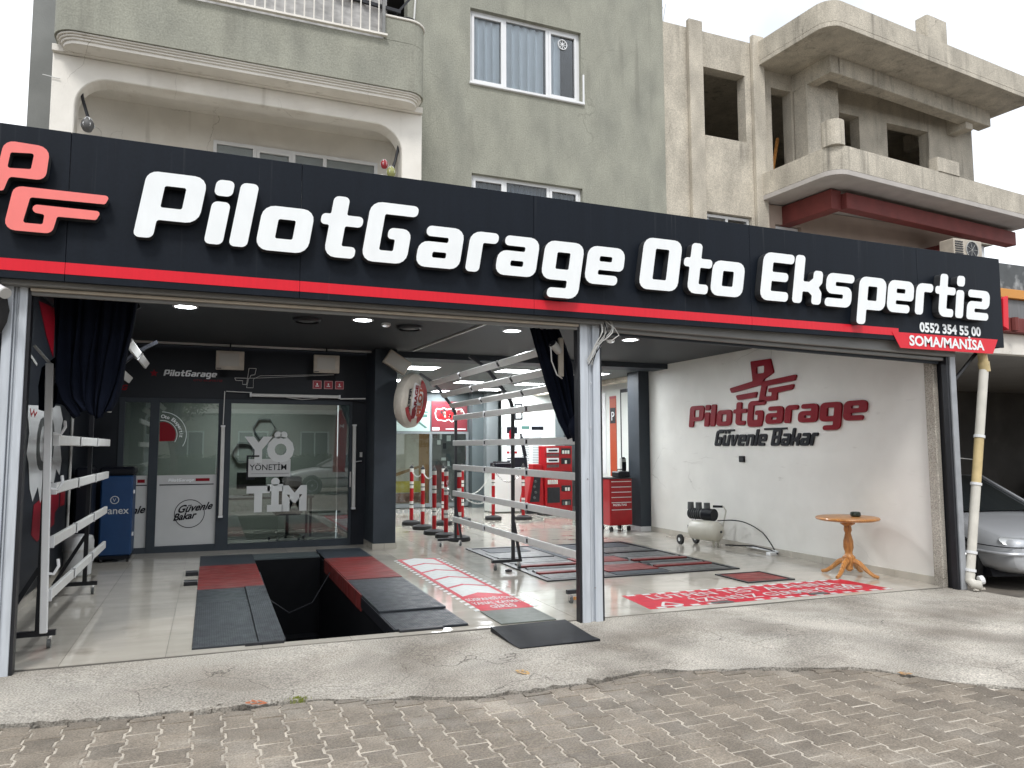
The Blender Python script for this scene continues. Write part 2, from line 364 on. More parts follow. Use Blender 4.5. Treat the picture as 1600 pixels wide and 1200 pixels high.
# ================================================================ ground, street pavers, apron
ground = MB()
xs = [-150,-40,-15,-6,-3,-.3,.62,1.53,3,6,8.2,8.21,22.5,22.6,40,150]; ys = [-150,-40,-12,-3,-2.99,.4,5.2,16,40,150]
rows = [[Vector((x,y,gz(max(-20,min(20,x)))-(.40 if 8.205 < x < 22.55 and -2.995 < y < 17 else .045))) for x in xs] for y in ys]
def S(t): t = max(0,min(1,t)); return t*t*(3-2*t)
def drop(x,y): return -.20*S((x-8.2)/.6)*S((y+2.4)/2.4)       # the drive next door lies lower
k = len(xs)
for i in range(len(ys)-1):
    for j in range(k-1):
        if ys[i] == .4 and xs[j] == .62: continue          # the inspection pit is open
        a = [rows[i][j], rows[i][j+1], rows[i+1][j+1], rows[i+1][j]]
        ground.add(a, [(0,1,2,3)])
kind(ground.build('ground', mat('bare soil', (.045,.038,.03), .95, var=.3, scale=2)), 'structure')

CR = [(-14,-1.0),(-3.2,-.80),(-1.07,-.86),(-.75,-.93),(-.40,-.984),(.05,-1.007),(.27,-1.067),(.54,-1.007),(.915,-1.152),(1.45,-1.332),(1.86,-1.408),(2.34,-1.392),(2.91,-1.282),(3.36,-1.421),(3.83,-1.549),(4.48,-1.814),(4.84,-2.302),(5.4,-2.75),(7.0,-3.6),(10,-4.6),(16,-6.0)]
def crack_y(x):
    for (a,b),(c,d) in zip(CR, CR[1:]):
        if a <= x <= c: return b+(d-b)*(x-a)/(c-a)
    return -1
rj = random.Random(3)
rows = []
edge = []; x = -13.9
while x < 15.9:
    jit = rj.uniform(-.022,.022) + (rj.uniform(.03,.07) if rj.random() < .14 else 0)
    edge.append((x, crack_y(x)+jit)); x += rj.uniform(.035,.09) if -2 < x < 6 else .25
ap = MB()
n = len(edge); yb = .262
def apz(x,y): return gz(x)-.004 + drop(x,y) + .004*math.sin(x*2.1)*math.sin(y*2.7+.6) + .006*S((-.2-y)/.8)
NS = 9
for i in range(n):
    X, Y0 = edge[i]
    for j in range(NS+1):
        t = j/NS; Y = Y0+(yb-Y0)*t
        z = apz(X,Y) - (.007 if j == 0 else 0)
        ap.v.append(Vector((X + (.012*math.sin(i*7.1) if j == 0 else 0), Y, z)))
    ap.v.append(Vector((X, Y0+.006, gz(X)-.044)))
m_ = NS+2
for i in range(n-1):
    for j in range(NS): ap.f.append((i*m_+j,(i+1)*m_+j,(i+1)*m_+j+1,i*m_+j+1))
    ap.f.append((i*m_+NS+1,(i+1)*m_+NS+1,(i+1)*m_,i*m_))
apron = kind(ap.build('pavement', m_apron), 'structure')
# concrete chips split off along the crack
for (x,y,a,s) in ((.50,-1.02,.5,.1),(1.02,-1.13,.2,.13),(-.05,-1.0,1.0,.09),(.13,-1.03,.3,.07)):
    pts = [(x+s*math.cos(t)*(1+.3*math.sin(3*t+a)), y+.45*s*math.sin(t)*(1+.25*math.cos(2*t+a)), .0) for t in [i*2*math.pi/9 for i in range(9)]]
    mb = MB().prism([[(p[0],p[1]) for p in pts]], lambda u,v,w: Vector((u,v,gz(u)-.04+w)), .045)
    mb.build('chip', m_apron, apron, bevel=.004)

# double-T pavers
LY, CX = .1995, .1655
def paver_mesh(g=.012):
    wE, wW, h = .0935-g/2, .0720-g/2, LY/2-g/2
    rt_ = [(wE,-h),(wE,-.062),(wW,-.040),(wW,.040),(wE,.062),(wE,h)]
    pts = rt_ + [(-x,y) for x,y in reversed(rt_)]
    mb = MB(); nn = len(pts)
    b_ = .005
    ins = [(x-(b_ if x>0 else -b_), y-(b_ if y>h-.001 else (-b_ if y<-h+.001 else 0))) for x,y in pts]
    vs = [(x,y,-.05) for x,y in pts]+[(x,y,-.005) for x,y in pts]+[(x,y,0) for x,y in ins]
    fs = [(i,(i+1)%nn,nn+(i+1)%nn,nn+i) for i in range(nn)]+[(nn+i,nn+(i+1)%nn,2*nn+(i+1)%nn,2*nn+i) for i in range(nn)]
    fs.append(tuple(range(2*nn,3*nn)))
    return vs, fs
pv, pf = paver_mesh()
pvm = MB().add(pv, pf).mesh('paver', m_paver)
cand = []
ix0, ix1 = int(-13/CX), int(15/CX)
camp = Vector((0,-6,1.6))
for ix in range(ix0, ix1):
    X = ix*CX + .03
    off = LY/2 if ix % 2 else 0
    for iy in range(-62, -2):
        Y = iy*LY + off
        if Y > crack_y(X)+.09: continue
        c = Vector((X,Y,gz(X))); v = c-camp; dep = v.dot(fw)
        px = py = 9e9
        if dep > .5: px = 800+1153*v.dot(r2)/dep; py = 600+1153*v.dot(d2)/dep
        vis = -20 < px < 1620 and py < 1215 and dep > .5
        cand.append((-(1/dep**3) if vis else 1.0, X, Y))
def clipped(X,Y):
    pts = [(p[0]+X,p[1]+Y) for p in pv[:len(pv)//3]]
    gp_ = .050+.018*math.sin(X*5.3)+.014*math.sin(X*13.1); a,b = crack_y(X-.1)-gp_, crack_y(X+.1)-gp_; sl_ = (b-a)/.2
    side = lambda p: a+sl_*(p[0]-X+.1)-p[1]
    if all(side(p) >= 0 for p in pts): return None
    out_ = []
    for p,q_ in zip(pts, pts[1:]+pts[:1]):
        s0,s1 = side(p),side(q_)
        if s0 >= 0: out_.append(p)
        if s0*s1 < 0: t = s0/(s0-s1); out_.append((p[0]+(q_[0]-p[0])*t, p[1]+(q_[1]-p[1])*t))
    ar = abs(sum(out_[i][0]*out_[(i+1)%len(out_)][1]-out_[(i+1)%len(out_)][0]*out_[i][1] for i in range(len(out_))))/2 if len(out_) > 2 else 0
    return out_ if ar > .004 else []
cand.sort()
rp_ = random.Random(11)
pav_road = kind(Bx(-13.6,15.6,-12.9,-4.9,-.30,-.245).build('street', m_sand), 'structure')
sx = [-13.5+.15*i for i in range(195)]
kind(MB().grid([[Vector((x_, -12.8+(crack_y(x_)-.095+12.8)*j_/6, gz(x_)-.0112)) for x_ in sx] for j_ in range(7)]).build('joint_filling', m_sand, pav_road), 'stuff')
rest = MB(); npav = 0
for i, (sc_, X, Y) in enumerate(cand):
    z = gz(X) - .006 + rp_.uniform(-.0020,.0022); tx, ty, tz = rp_.uniform(-.012,.012), rp_.uniform(-.012,.012), rp_.uniform(-.014,.014)
    cut = clipped(X,Y)
    if cut == []: continue
    if cut is not None:
        zc = z
        mbc = MB().prism([[(a-X,b-Y) for a,b in cut]], lambda u,v,w: Vector((u,v,w-.05)), .05)
        if npav < 300:
            npav += 1; ob = bpy.data.objects.new('paver', mbc.mesh('paver', m_paver)); COL.objects.link(ob); ob.parent = pav_road; ob.location = (X,Y,z)
        else:
            rest.add([p+Vector((X,Y,z)) for p in mbc.v], mbc.f)
        continue
    if npav < 300:
        npav += 1
        ob = bpy.data.objects.new('paver', pvm); COL.objects.link(ob); ob.parent = pav_road
        ob.location = (X,Y,z); ob.rotation_euler = (tx,ty,tz)
    else:
        n0 = len(rest.v)
        rest.v += [Vector((X+p[0]-p[1]*tz, Y+p[1]+p[0]*tz, z+p[2]+p[1]*tx-p[0]*ty)) for p in pv]
        rest.f += [tuple(i_+n0 for i_ in f_) for f_ in pf]
kind(rest.build('paver_field', m_paver, pav_road), 'stuff')

# fallen leaves and a tuft of moss in the crack
def leaf(x, y, rz, s, label, col):
    mb = MB(); half = [(0,-.5),(.22,-.32),(.38,-.1),(.25,.05),(.42,.22),(.2,.3),(.1,.52)]
    pts = half+[(-a,b) for a,b in reversed(half)]
    def zf(u,v): return .012+.05*abs(u)+.03*math.sin(v*5)*s
    vs = [Vector((u*s, v*s, zf(u,v)*s*2+.004)) for u,v in pts]+[Vector((0,v*s,.01)) for v in (-.3,0,.3)]
    n_ = len(pts); tri = [(i,i+1,n_ if i<3 or i>=10 else (n_+1 if 3<=i<5 or 8<=i<10 else n_+2)) for i in range(n_-1)]
    mb.add(vs, tri+[(n_-1,0,n_)])
    ob = mb.build('fallen_leaf', mat('dry leaf '+label[:6], col, .7, var=.3, scale=40), loc=(x,y,gz(x)+.002), local=True)
    ob.rotation_euler = (.1,.05,rz); mod = ob.modifiers.new('s','SOLIDIFY'); mod.thickness = .001
    tag(ob, label, 'leaf')
leaf(2.09,-1.06,.7,.115,'curled tan leaf on the concrete beside the black ramp mat', (.52,.33,.14))
leaf(4.62,-2.05,2.0,.12,'small dry brown leaf on the pavers at the far right', (.42,.24,.10))
leaf(.31,-1.055,1.5,.13,'rust orange leaf lodged in the pavement crack', (.42,.13,.05))
moss = MB()
rm = random.Random(5)
for i in range(160):
    a = rm.uniform(0,6.28); r = abs(rm.gauss(0,.022)); x = .545+r*math.cos(a)*1.5; y = -1.04+r*math.sin(a)*.6
    moss.cyl((x,y,gz(x)-.03),(x+rm.uniform(-.012,.012),y+rm.uniform(-.01,.01),gz(x)+rm.uniform(.0,.018)),.003,.001,4,False)
tag(moss.build('moss_tuft', mat('moss', (.22,.26,.03), .9), loc=(.545,-1.04,gz(.5))), 'tuft of yellow green moss growing in the pavement crack', 'moss')

# ================================================================ garage floor
XL, XR, YF, YBK = -1.67, 8.10, .30, 13.45
floor = MB()
EX0, EX1, EY0, EY1 = -.09, 2.20, .42, 5.75           # opening for the plates and pit
for a,b,c,d in ((XL-.2,XR+2.2,5.75,YBK+.3),(XL-.2,EX0,YF,5.75),(EX1,XR+.1,YF,5.75),(EX0,EX1,YF,EY0)):
    floor.box(a,b,c,d,-.04,-.006)
floor = kind(floor.tilt().build('floor', m_grout), 'structure')
T = .70; tj = .0016
tm = {}
for ix in range(-3, 17):
    for iy in range(0, 20):
        x0 = -.27+ix*T; x1 = x0+T; y0 = YF+iy*T; y1 = min(y0+T, YBK)
        x0 = max(x0, XL); x1 = min(x1, XR if y0 < 6.9 else XR+.75)
        if x1-x0 < .05 or y1-y0 < .05: continue
        rects = [(x0,x1,y0,y1)]
        if x1 > EX0 and x0 < EX1 and y1 > EY0 and y0 < EY1:
            rects = []
            if y0 < EY0: rects.append((x0,x1,y0,EY0))
            if y1 > EY1: rects.append((x0,x1,EY1,y1))
            if x0 < EX0: rects.append((x0,EX0,max(y0,EY0),min(y1,EY1)))
            if x1 > EX1: rects.append((EX1,x1,max(y0,EY0),min(y1,EY1)))
        for (a,b,c,d) in rects:
            if b-a < .02 or d-c < .02: continue
            key = (round(b-a,3), round(d-c,3))
            if key not in tm:
                bx = Bx(tj,key[0]-tj,tj,key[1]-tj,-.012,0)
                for p in bx.v: p.z += -.0105*p.x
                tm[key] = bx.mesh('tile', m_tile)
            ob = bpy.data.objects.new('tile', tm[key]); COL.objects.link(ob); ob.parent = floor; ob.location = (a,c,gz(a))

# inspection pit with plates either side
pit = thing('inspection_pit', 'open black inspection pit sunk in the floor between two plated tracks', 'pit', (1.08,.42,gz(1.08)))
PX0, PX1, PD = .62, 1.53, -1.55
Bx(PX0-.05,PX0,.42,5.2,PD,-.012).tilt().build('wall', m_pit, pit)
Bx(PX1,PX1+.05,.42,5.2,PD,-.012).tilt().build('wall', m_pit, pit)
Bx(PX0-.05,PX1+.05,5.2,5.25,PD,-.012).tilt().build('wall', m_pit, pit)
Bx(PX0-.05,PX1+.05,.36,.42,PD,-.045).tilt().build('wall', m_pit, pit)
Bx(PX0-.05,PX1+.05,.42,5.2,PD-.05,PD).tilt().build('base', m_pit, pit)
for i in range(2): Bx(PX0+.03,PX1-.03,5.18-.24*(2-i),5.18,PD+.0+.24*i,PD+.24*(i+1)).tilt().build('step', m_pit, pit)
MB().tube([(PX0+.01,4.2,.0),(PX0+.12,3.9,-.30),(.95,3.6,-.42),(1.25,3.8,-.36),(PX1-.02,4.1,-.05)],   .009, 6).build('cable', m_black, pit, smooth=True)
Bx(PX0,PX1,5.25,5.74,-.012,.006).tilt().build('cover_plate', m_grey, pit)
def tread_plate(x0,x1,y0,y1,z,parent,name='tread_plate',m=None,stud=True):
    pl = Bx(x0,x1,y0,y1,z-.02,z).tilt().build(name, m or m_tread, parent, bevel=.003)
    if stud:
        sm = MB(); i = 0; st = .036
        yy = y0+.02
        while yy < y1-.015:
            xx = x0+.02+(st/2 if i%2 else 0)
            while xx < x1-.015:
                a = .8 if (int(round((xx-x0)/st*2))+i) % 2 else -.8
                dx, dy = .012*math.cos(a), .012*math.sin(a); nx, ny = -.0035*math.sin(a), .0035*math.cos(a); zz = z+gz(xx)
                sm.add([(xx-dx,yy-dy,zz),(xx+nx,yy+ny,zz+.0005),(xx+dx,yy+dy,zz),(xx-nx,yy-ny,zz+.0005),(xx,yy,zz+.0035)],[(1,0,4),(2,1,4),(3,2,4),(0,3,4)])
                xx += st
            yy += st*.6; i += 1
        kind(sm.build('tread_pattern', m_tread, pl), 'stuff')
    return pl
tl = thing('track_plate', 'dark tread plate track with a red section on the near left of the pit', 'ramp', (.27,.42,gz(.27)))
tread_plate(-.09,.40,.43,2.25,.012,tl); tread_plate(.405,.615,.43,3.0,.020,tl)
tread_plate(-.09,.40,2.255,3.0,.010,tl,stud=False)
tread_plate(-.09,.615,3.005,4.75,.014,tl,'red_plate',m_platered,False)
tread_plate(-.09,.615,4.755,5.74,.012,tl,'rear_plate',m_dark2,False)
Bx(.30,.60,.385,.425,-.01,.022).tilt().build('front_lip', m_black, tl, bevel=.004)
for y in (3.35,4.05): Bx(-.24,-.095,y,y+.12,.0,.05).tilt().build('hinge_block', m_black, tl, bevel=.004)
tr_ = thing('track_plate', 'dark tread plate track with a red section between the pit and the arrow floor sticker', 'ramp', (1.88,.42,gz(1.88)))
tread_plate(1.535,2.20,.47,1.15,.010,tr_); tread_plate(1.535,2.20,1.155,2.95,.030,tr_)
tread_plate(1.535,2.20,2.955,4.75,.036,tr_,'red_plate',m_platered,False)
tread_plate(1.535,2.20,4.755,5.74,.036,tr_,'rear_plate',m_dark2,False)
Bx(1.520,1.532,2.0,4.75,-.14,.030).tilt().build('side_plate', m_platered, tr_)
Bx(1.520,1.532,.47,1.99,-.10,.008).tilt().build('edge_plate', m_black, tr_)
Bx(1.55,1.95,.385,.455,-.02,.02).tilt().build('front_lip', m_black, tr_, bevel=.005)
MB().tube([(1.50,.62,-.02),(1.49,.62,-.2),(1.48,.56,-.34)], .012,6).cyl((1.48,.56,-.34),(1.48,.60,-.42),.02,.02,8).build('lever', m_chrome, tr_)

# rubber ramp mat on the apron
mb = MB()
def mz(x,y): return gz(x) + .006 + .032*max(0,min(1,(y+.50)/.62))**1.2
rows = [[Vector((2.30+.72*i/10+(.02 if j==0 else 0), -.46+.62*j/6, mz(2.3,-.46+.62*j/6))) for i in range(11)] for j in range(7)]
mb.grid(rows); nb = len(mb.v)
mb.add([(p.x,p.y,gz(p.x)) for r in (rows[0],rows[-1]) for p in r], [])
k = 11
for i in range(k-1):
    mb.f.append((6*k+i,6*k+i+1,nb+k+i+1,nb+k+i)); mb.f.append((i+1,i,nb+i,nb+i+1))
sd_ = [[(2.30,-.46),(2.30,.16)],[(3.02,-.46),(3.02,.16)]]
for i in (0,10):
    col = [rows[j][i] for j in range(7)]; a = len(mb.v); mb.add([*col, (col[-1].x,col[-1].y,gz(col[-1].x)), (col[0].x,col[0].y,gz(col[0].x))], [tuple(range(9)) if i==10 else tuple(reversed(range(9)))])
tag(mb.build('ramp_mat', mat('black ramp rubber', (.007,.008,.011), .6, var=.4, scale=6, spec=.3), loc=(2.66,-.15,gz(2.66)), smooth=False), 'black rubber ramp mat lying on the concrete before the middle post', 'mat')
# metal strip left over beside the arrow sticker
tag(Bx(2.47,3.02,.34,.90,.003,.012).tilt().build('floor_plate', mat('green grey plate', (.115,.13,.115), .5, var=.25, scale=8), loc=(2.75,.62,gz(2.75)), bevel=.003), 'grey green plate set in the floor at the foot of the arrows', 'plate')
# ================================================================ garage shell
CZ = 3.18                                              # ceiling of the front bays
kind(Bx(XL-.15,XL,YF,6.40,-.2,CZ).build('wall_left', m_dark), 'structure')
kind(Bx(XR,XR+.14,.40,6.62,-.2,3.30).build('wall_right', m_white), 'structure')
kind(Bx(XL-.15,XR+.14,.32,6.30,CZ,CZ+.12).build('ceiling', m_ceil), 'structure')
kind(Bx(2.40,9.2,6.45,13.6,3.10,3.20).build('ceiling_rear', m_ceil2), 'structure')
tag(Bx(2.78,XR+.3,5.95,6.449,3.085,3.178).build('ceiling_beam', m_dark2, loc=(5,6.3,3.09)), 'dark painted ceiling beam dividing the front bays from the rear bay', 'beam')
kind(Bx(XR+.14,XR+.9,6.62,6.80,-.2,3.2).build('wall_return', m_dark2), 'structure')
kind(Bx(8.85,9.0,6.80,13.6,-.2,3.2).build('wall_rear_side', m_white2), 'structure')
kind(Bx(4.0,9.0,13.45,13.6,-.2,3.2).build('wall_back', m_grey), 'structure')
tag(Bx(XL-.15,9.0,.30,6.0,3.31,3.45).build('roof_slab', m_apron, loc=(3,3,3.31)), 'flat concrete roof slab of the garage hidden behind the sign', 'roof')
# tile skirting
def skirting(name_parent, runs):
    for r in runs: Bx(*r).tilt().build('skirting_tile', m_tile, name_parent, bevel=.002)
sk = thing('skirting', 'beige tile skirting along the foot of the white right wall', 'skirting', (XR,3,gz(XR)))
y = .40
while y < 6.6:
    y1 = min(y+.598, 6.62); Bx(XR-.012,XR,y+.001,y1,0,.09).tilt().build('skirting_tile', m_tile, sk); y += .6
sk2 = thing('skirting', 'beige tile skirting along the foot of the dark left wall', 'skirting', (XL,3,gz(XL)))
y = .35
while y < 6.3:
    y1 = min(y+.598, 6.38); Bx(XL,XL+.012,y+.001,y1,0,.09).tilt().build('skirting_tile', m_tile, sk2); y += .6
# columns
c1 = thing('column', 'slate painted column with tile foot between the office and the rear bay', 'column', (2.58,5.7,0))
Bx(2.40,2.76,5.70,6.45,-.02,CZ).build('shaft', m_dark2, c1, bevel=.006)
for a in ((2.388,2.40,5.69,6.4),(2.76,2.772,5.69,6.4),(2.40,2.575,5.688,5.70),(2.579,2.76,5.688,5.70)): Bx(*a,0,.09).tilt().build('foot_tile', m_tile, c1)
c2 = thing('column', 'slate painted column at the end of the white wall beside the red drawer cabinet', 'column', (8.0,6.62,0))
Bx(7.86,8.24,6.625,7.05,-.1,CZ-.06).build('shaft', m_dark2, c2, bevel=.006)
for a in ((7.848,7.86,6.61,7.05),(7.86,8.098,6.612,6.625)): Bx(*a,0,.09).tilt().build('foot_tile', m_gloss, c2)

# outer wall ends and posts
we = thing('wall_end', 'bare concrete wall end with black strip beside the right post', 'wall', (8.12,.3,gz(8.1)))
Bx(8.02,8.10,.27,.40,-.1,2.7).build('edge', m_apron, we, bevel=.012)
Bx(8.105,8.20,.20,.40,-.1,2.7).build('strip', m_black, we, bevel=.008)
def channel(mb, x0, x1, y, z0, z1, lip=.012, dep=.05):
    w = x1-x0
    mb.box(x0,x0+w*.36,y,y+dep,z0,z1); mb.box(x0+w*.36+.001,x1-w*.34-.001,y+.028,y+dep,z0,z1); mb.box(x1-w*.34,x1,y,y+dep,z0,z1)
    return mb
def post(x0,x1,y,z1,label,rail):
    g0 = gz((x0+x1)/2)-.012
    t_ = thing('shutter_post', label, 'post', ((x0+x1)/2,y,g0))
    w = x1-x0
    Bx(x0,x0+w*.40,y,y+.06,g0,z1).build('flange', m_steel, t_, bevel=.004)
    Bx(x0+w*.401,x1-w*.351,y+.03,y+.06,g0,z1).build('channel', m_steel, t_, bevel=.002)
    Bx(x0+w*.45,x0+w*.53,y+.018,y+.03,g0,z1).build('rib', m_steel, t_, bevel=.003)
    Bx(x1-w*.35,x1,y,y+.06,g0,z1).build('flange', m_steel, t_, bevel=.004)
    for s_ in rail:
        if s_ < 0: Bx(x0-.022,x0-.001,y+.012,y+.09,g0,z1).build('guide_rail', m_black, t_)
        else: Bx(x1+.001,x1+.022,y+.012,y+.09,g0,z1).build('guide_rail', m_black, t_)
    return t_
pL = post(-1.395,-1.250,.16,2.80,'galvanised shutter post at the left edge of the shop front',(1,))
pM = post(3.205,3.415,.16,2.80,'galvanised shutter post in the middle between the two open bays',(-1,1))
for x,z in ((3.30,1.78),(3.265,1.30),(3.33,.30),(3.31,2.2)): MB().cyl((x,.158,z),(x,.150,z),.006,.006,8).build('bolt', m_chrome, pM)
pR = thing('shutter_post', 'slim grey shutter post at the right end of the shop front', 'post', (8.17,.12,gz(8.17)))
Bx(8.10,8.19,.10,.19,gz(8.17)-.01,2.72).build('upright', mat('grey painted steel', (.33,.345,.365), .5, .2, var=.15, scale=4), pR, bevel=.006)
Bx(8.06,8.10,.12,.19,gz(8.17)-.01,2.72).build('guide_rail', m_black, pR)
MB().beam((8.19,.15,2.36),(8.62,.15,2.72),.03,.03).build('brace', m_black, pR)

# header with rolled shutters
hd = thing('shutter_header', 'grey metal shutter header running under the black sign', 'header', (3.4,.2,2.7))
Bx(-1.40,3.42,.07,.30,2.755,2.90).build('box', m_steeld, hd, bevel=.006)
Bx(-1.23,3.18,.13,.16,2.728,2.752).build('lath', m_beige, hd, bevel=.004)
Bx(-1.23,3.18,.162,.19,2.70,2.752).build('lath', m_steeld, hd, bevel=.004)
MB().add([(3.42,.09,2.735),(8.19,.09,2.65),(8.19,.30,2.65),(3.42,.30,2.735),(3.42,.09,2.90),(8.19,.09,2.90),(8.19,.30,2.90),(3.42,.30,2.90)],
   [(3,2,1,0),(4,5,6,7),(0,1,5,4),(1,2,6,5),(2,3,7,6),(3,0,4,7)]).build('box', m_steeld, hd, bevel=.006)
MB().beam((3.45,.17,2.72),(8.05,.17,2.625),.05,.04).build('lath', m_steeld, hd, bevel=.006)
MB().beam((3.45,.235,2.705),(8.05,.235,2.60),.05,.05).build('lath', m_dark2, hd, bevel=.006)

# ---------------------------------------------------------------- the sign
sg = thing('shop_sign', 'long black shop sign with white raised lettering over both open bays', 'sign', (3.75,0,2.78))
SX0, SX1, SZ0, SZ1 = -2.75, 8.92, 2.785, 3.885
seams = [SX0,-1.0,.62,2.66,5.10,7.50,SX1]
for a,b in zip(seams, seams[1:]):
    Bx(a+.0015,b-.0015,.0,.03,SZ0,SZ1).build('panel', m_signk, sg, bevel=.002)
Bx(SX0,SX1,.031,.26,SZ1-.05,SZ1-.004).build('top_cap', m_black, sg); Bx(SX0,SX1,.031,.065,SZ0+.004,SZ0+.05).build('bottom_rail', m_black, sg)
Bx(SX1-.006,SX1,.031,.26,SZ0+.004,SZ1-.051).build('end_cap', m_black, sg); Bx(SX0,SX0+.006,.031,.26,SZ0+.004,SZ1-.051).build('end_cap', m_black, sg)
for a,b in zip(seams, seams[1:]):
    if a >= 7.2: break
    Bx(a+.0015,min(b,7.16)-.0015,-.003,-.0005,2.838,2.922).build('stripe', m_red, sg)
MB().prism([[(7.05,2.878),(7.17,2.70),(8.70,2.70),(8.80,2.878)]], lambda u,v,w: Vector((u,-.004-w,v)), .004).build('stripe', m_red, sg)
text(MB(), 'SOMA/MANİSA', frY(7.925,-.0095,2.738), .160, offset=.005, align='CENTER', width=1.24).build('lettering', m_signw, sg)
text(MB(), '0552 354 55 00', frY(8.0,-.0035,2.905), .150, offset=.006, align='CENTER', width=1.02).build('lettering', m_signw, sg)
def two_tone(o, face, side, ax=1, sgn=-1):
    me = o.data; me.materials.clear(); me.materials.append(face); me.materials.append(side)
    for p in me.polygons: p.material_index = 0 if p.normal[ax]*sgn > .9 else 1
    return o
LT = [('P',-.571,3.135),('i',-.095,3.133),('l',.080,3.131),('o',.268,3.124),('t',.715,3.118),('G',1.084,3.112),('a',1.534,3.108),('r',1.972,3.104),('a',2.245,3.100),('g',2.683,3.098),('e',3.117,3.093),
      ('O',3.696,3.088),('t',4.170,3.088),('o',4.512,3.087),('E',5.125,3.086),('k',5.545,3.086),('s',5.985,3.082),('p',6.452,3.082),('e',6.878,3.080),('r',7.312,3.080),('t',7.615,3.080),('i',7.962,3.080),('z',8.150,3.076)]
for ch, x, z in LT:
    s = .0101 if ch not in 'ekspr' or x < 5 else .0103
    ob = glyph(MB(), ch, lambda u,v,w: Vector((u,-.008-w,v)), .085, s, .16, x, z).build('letter', m_signw, sg)
    two_tone(ob, m_signw, m_letside)
Gp = [(-1.365,3.10,.06),(-1.315,3.415,.06),(-.725,3.415,.02),(-.755,3.350,.02),(-1.215,3.345,.02),(-1.252,3.160,.015),(-1.133,3.160,.015),(-1.125,3.232,.015),(-1.20,3.240,.03),(-1.195,3.297,.03),(-.775,3.295,.02),(-.808,3.228,.02),(-1.048,3.226,.015),(-1.075,3.10,.05)]
Pp = [(-1.385,3.73,.07),(-1.110,3.69+.03,.07),(-1.13,3.475,.06),(-1.345,3.475,.03),(-1.375,3.37,.02),(-1.95,3.37,.02),(-1.92,3.43,.02),(-1.43,3.43,.03)]
Ph = [(-1.345,3.648,.015),(-1.205,3.66,.015),(-1.22,3.545,.015),(-1.36,3.535,.015)]
Wp = [(-1.90,3.30,.02),(-1.42,3.30,.02),(-1.44,3.235,.02),(-1.87,3.235,.02)]
f_ = lambda u,v,w: Vector((u,-.008-w,v))
for cs in ([rnd(Gp)], [rnd(Pp), rnd(Ph)], [rnd(Wp)]):
    two_tone(MB().prism(cs, f_, .085).build('emblem', m_signr, sg), m_signr, m_letside)
# small red light box on the sign's end
rb = thing('light_box', 'small red box fixed to the right end of the sign', 'sign box', (9.0,.02,3.05))
MB().prism([[(8.935,3.05),(9.03,3.01),(9.05,3.44),(8.955,3.40)]], lambda u,v,w: Vector((u,.12-w,v)), .12).build('case', m_red, rb, bevel=.006)
MB().beam((8.90,.06,3.23),(8.94,.06,3.23),.05,.05).build('bracket', m_black, rb)

# loose cables tied at the head of the middle post
cb_ = thing('cable_bundle', 'tangle of loose grey cables at the head of the middle post', 'cables', (3.40,.1,2.5))
rc = random.Random(9)
for i in range(9):
    x0 = 3.36+rc.uniform(0,.16); pts = [(x0,.09,2.80),(x0+rc.uniform(-.03,.05),.08-rc.uniform(0,.03),2.68),(3.36+rc.uniform(-.05,.06),.10,2.55),(3.30+rc.uniform(-.03,.03),.14,2.42-rc.uniform(0,.06))]
    from_ = []
    for a,b in zip(pts,pts[1:]):
        for t in (0,.33,.66): from_.append(Vector(a).lerp(Vector(b),t))
    from_.append(Vector(pts[-1]))
    for _ in range(2): from_ = [from_[0]]+[(from_[j-1]+from_[j]*2+from_[j+1])/4 for j in range(1,len(from_)-1)]+[from_[-1]]
    MB().tube(from_, rc.choice((.004,.006,.005)), 5).build('cable', rc.choice((m_plastic,m_plastic,m_lamp,m_black)), cb_, smooth=True)
MB().tube([(3.44,.09,2.79),(3.53,.07,2.72),(3.58,.08,2.66),(3.50,.1,2.60),(3.42,.11,2.62)], .005, 5).build('cable', m_lamp, cb_, smooth=True)
# wall lamp & socket behind the post
wl = thing('wall_camera', 'white dome camera with looped cable on the post beside the dark curtain', 'camera', (3.16,.45,2.4))
Bx(3.115,3.16,.42,.46,2.28,2.66).build('bracket_plate', m_beige, wl, bevel=.004)
MB().cyl((3.11,.42,2.52),(3.02,.38,2.59),.036,.042,14).build('body', m_plastic, wl, smooth=True)
MB().cyl((3.02,.38,2.59),(3.012,.377,2.597),.04,.04,14).build('lens', m_bacr, wl)
MB().tube([(3.0,.38,2.58),(3.0,.36,2.42),(3.06,.37,2.29),(3.14,.42,2.26)], .006, 6).build('cable', m_lamp, wl, smooth=True)
# bullet camera and sleeve left of the shop
sc_ = thing('security_camera', 'white bullet security camera at the left edge above the shop', 'camera', (-1.43,-.05,2.60))
MB().cyl((-1.50,.05,2.765),(-1.335,-.10,2.66),.036,.036,16).build('body', m_gloss, sc_, smooth=True)
MB().cyl((-1.334,-.101,2.659),(-1.323,-.111,2.652),.039,.039,16).build('hood', m_plastic, sc_, smooth=True)
MB().cyl((-1.44,.0,2.735),(-1.42,.08,2.80),.015,.015,8).build('arm', m_gloss, sc_)
ls = thing('shutter_cover', 'sagging black cover over the shutter guide at the far left', 'cover', (-1.52,.1,1.9))
rows = []
for j in range(11):
    z = 2.74-.085*j; w = .13+.06*math.sin(j*.75)+ (.03 if j<7 else -.09*(j-7)/3)
    rows.append([Vector((-1.58+w*(1+.1*math.sin(3*i))*i/5.0+(.0), .13-.05*math.sin(math.pi*i/5)-.012*math.cos(i*2+j), z)) for i in range(6)])
cv = MB().grid(rows).build('cloth', m_rubber, ls, smooth=True); cv.modifiers.new('s','SOLIDIFY').thickness = .01
nw = thing('side_wall', 'dark neighbouring wall at the left edge of the shop front', 'wall', (-1.9,.2,0))
Bx(-3.4,-1.82,.22,.5,-.1,2.78).build('panel', m_dark, nw)
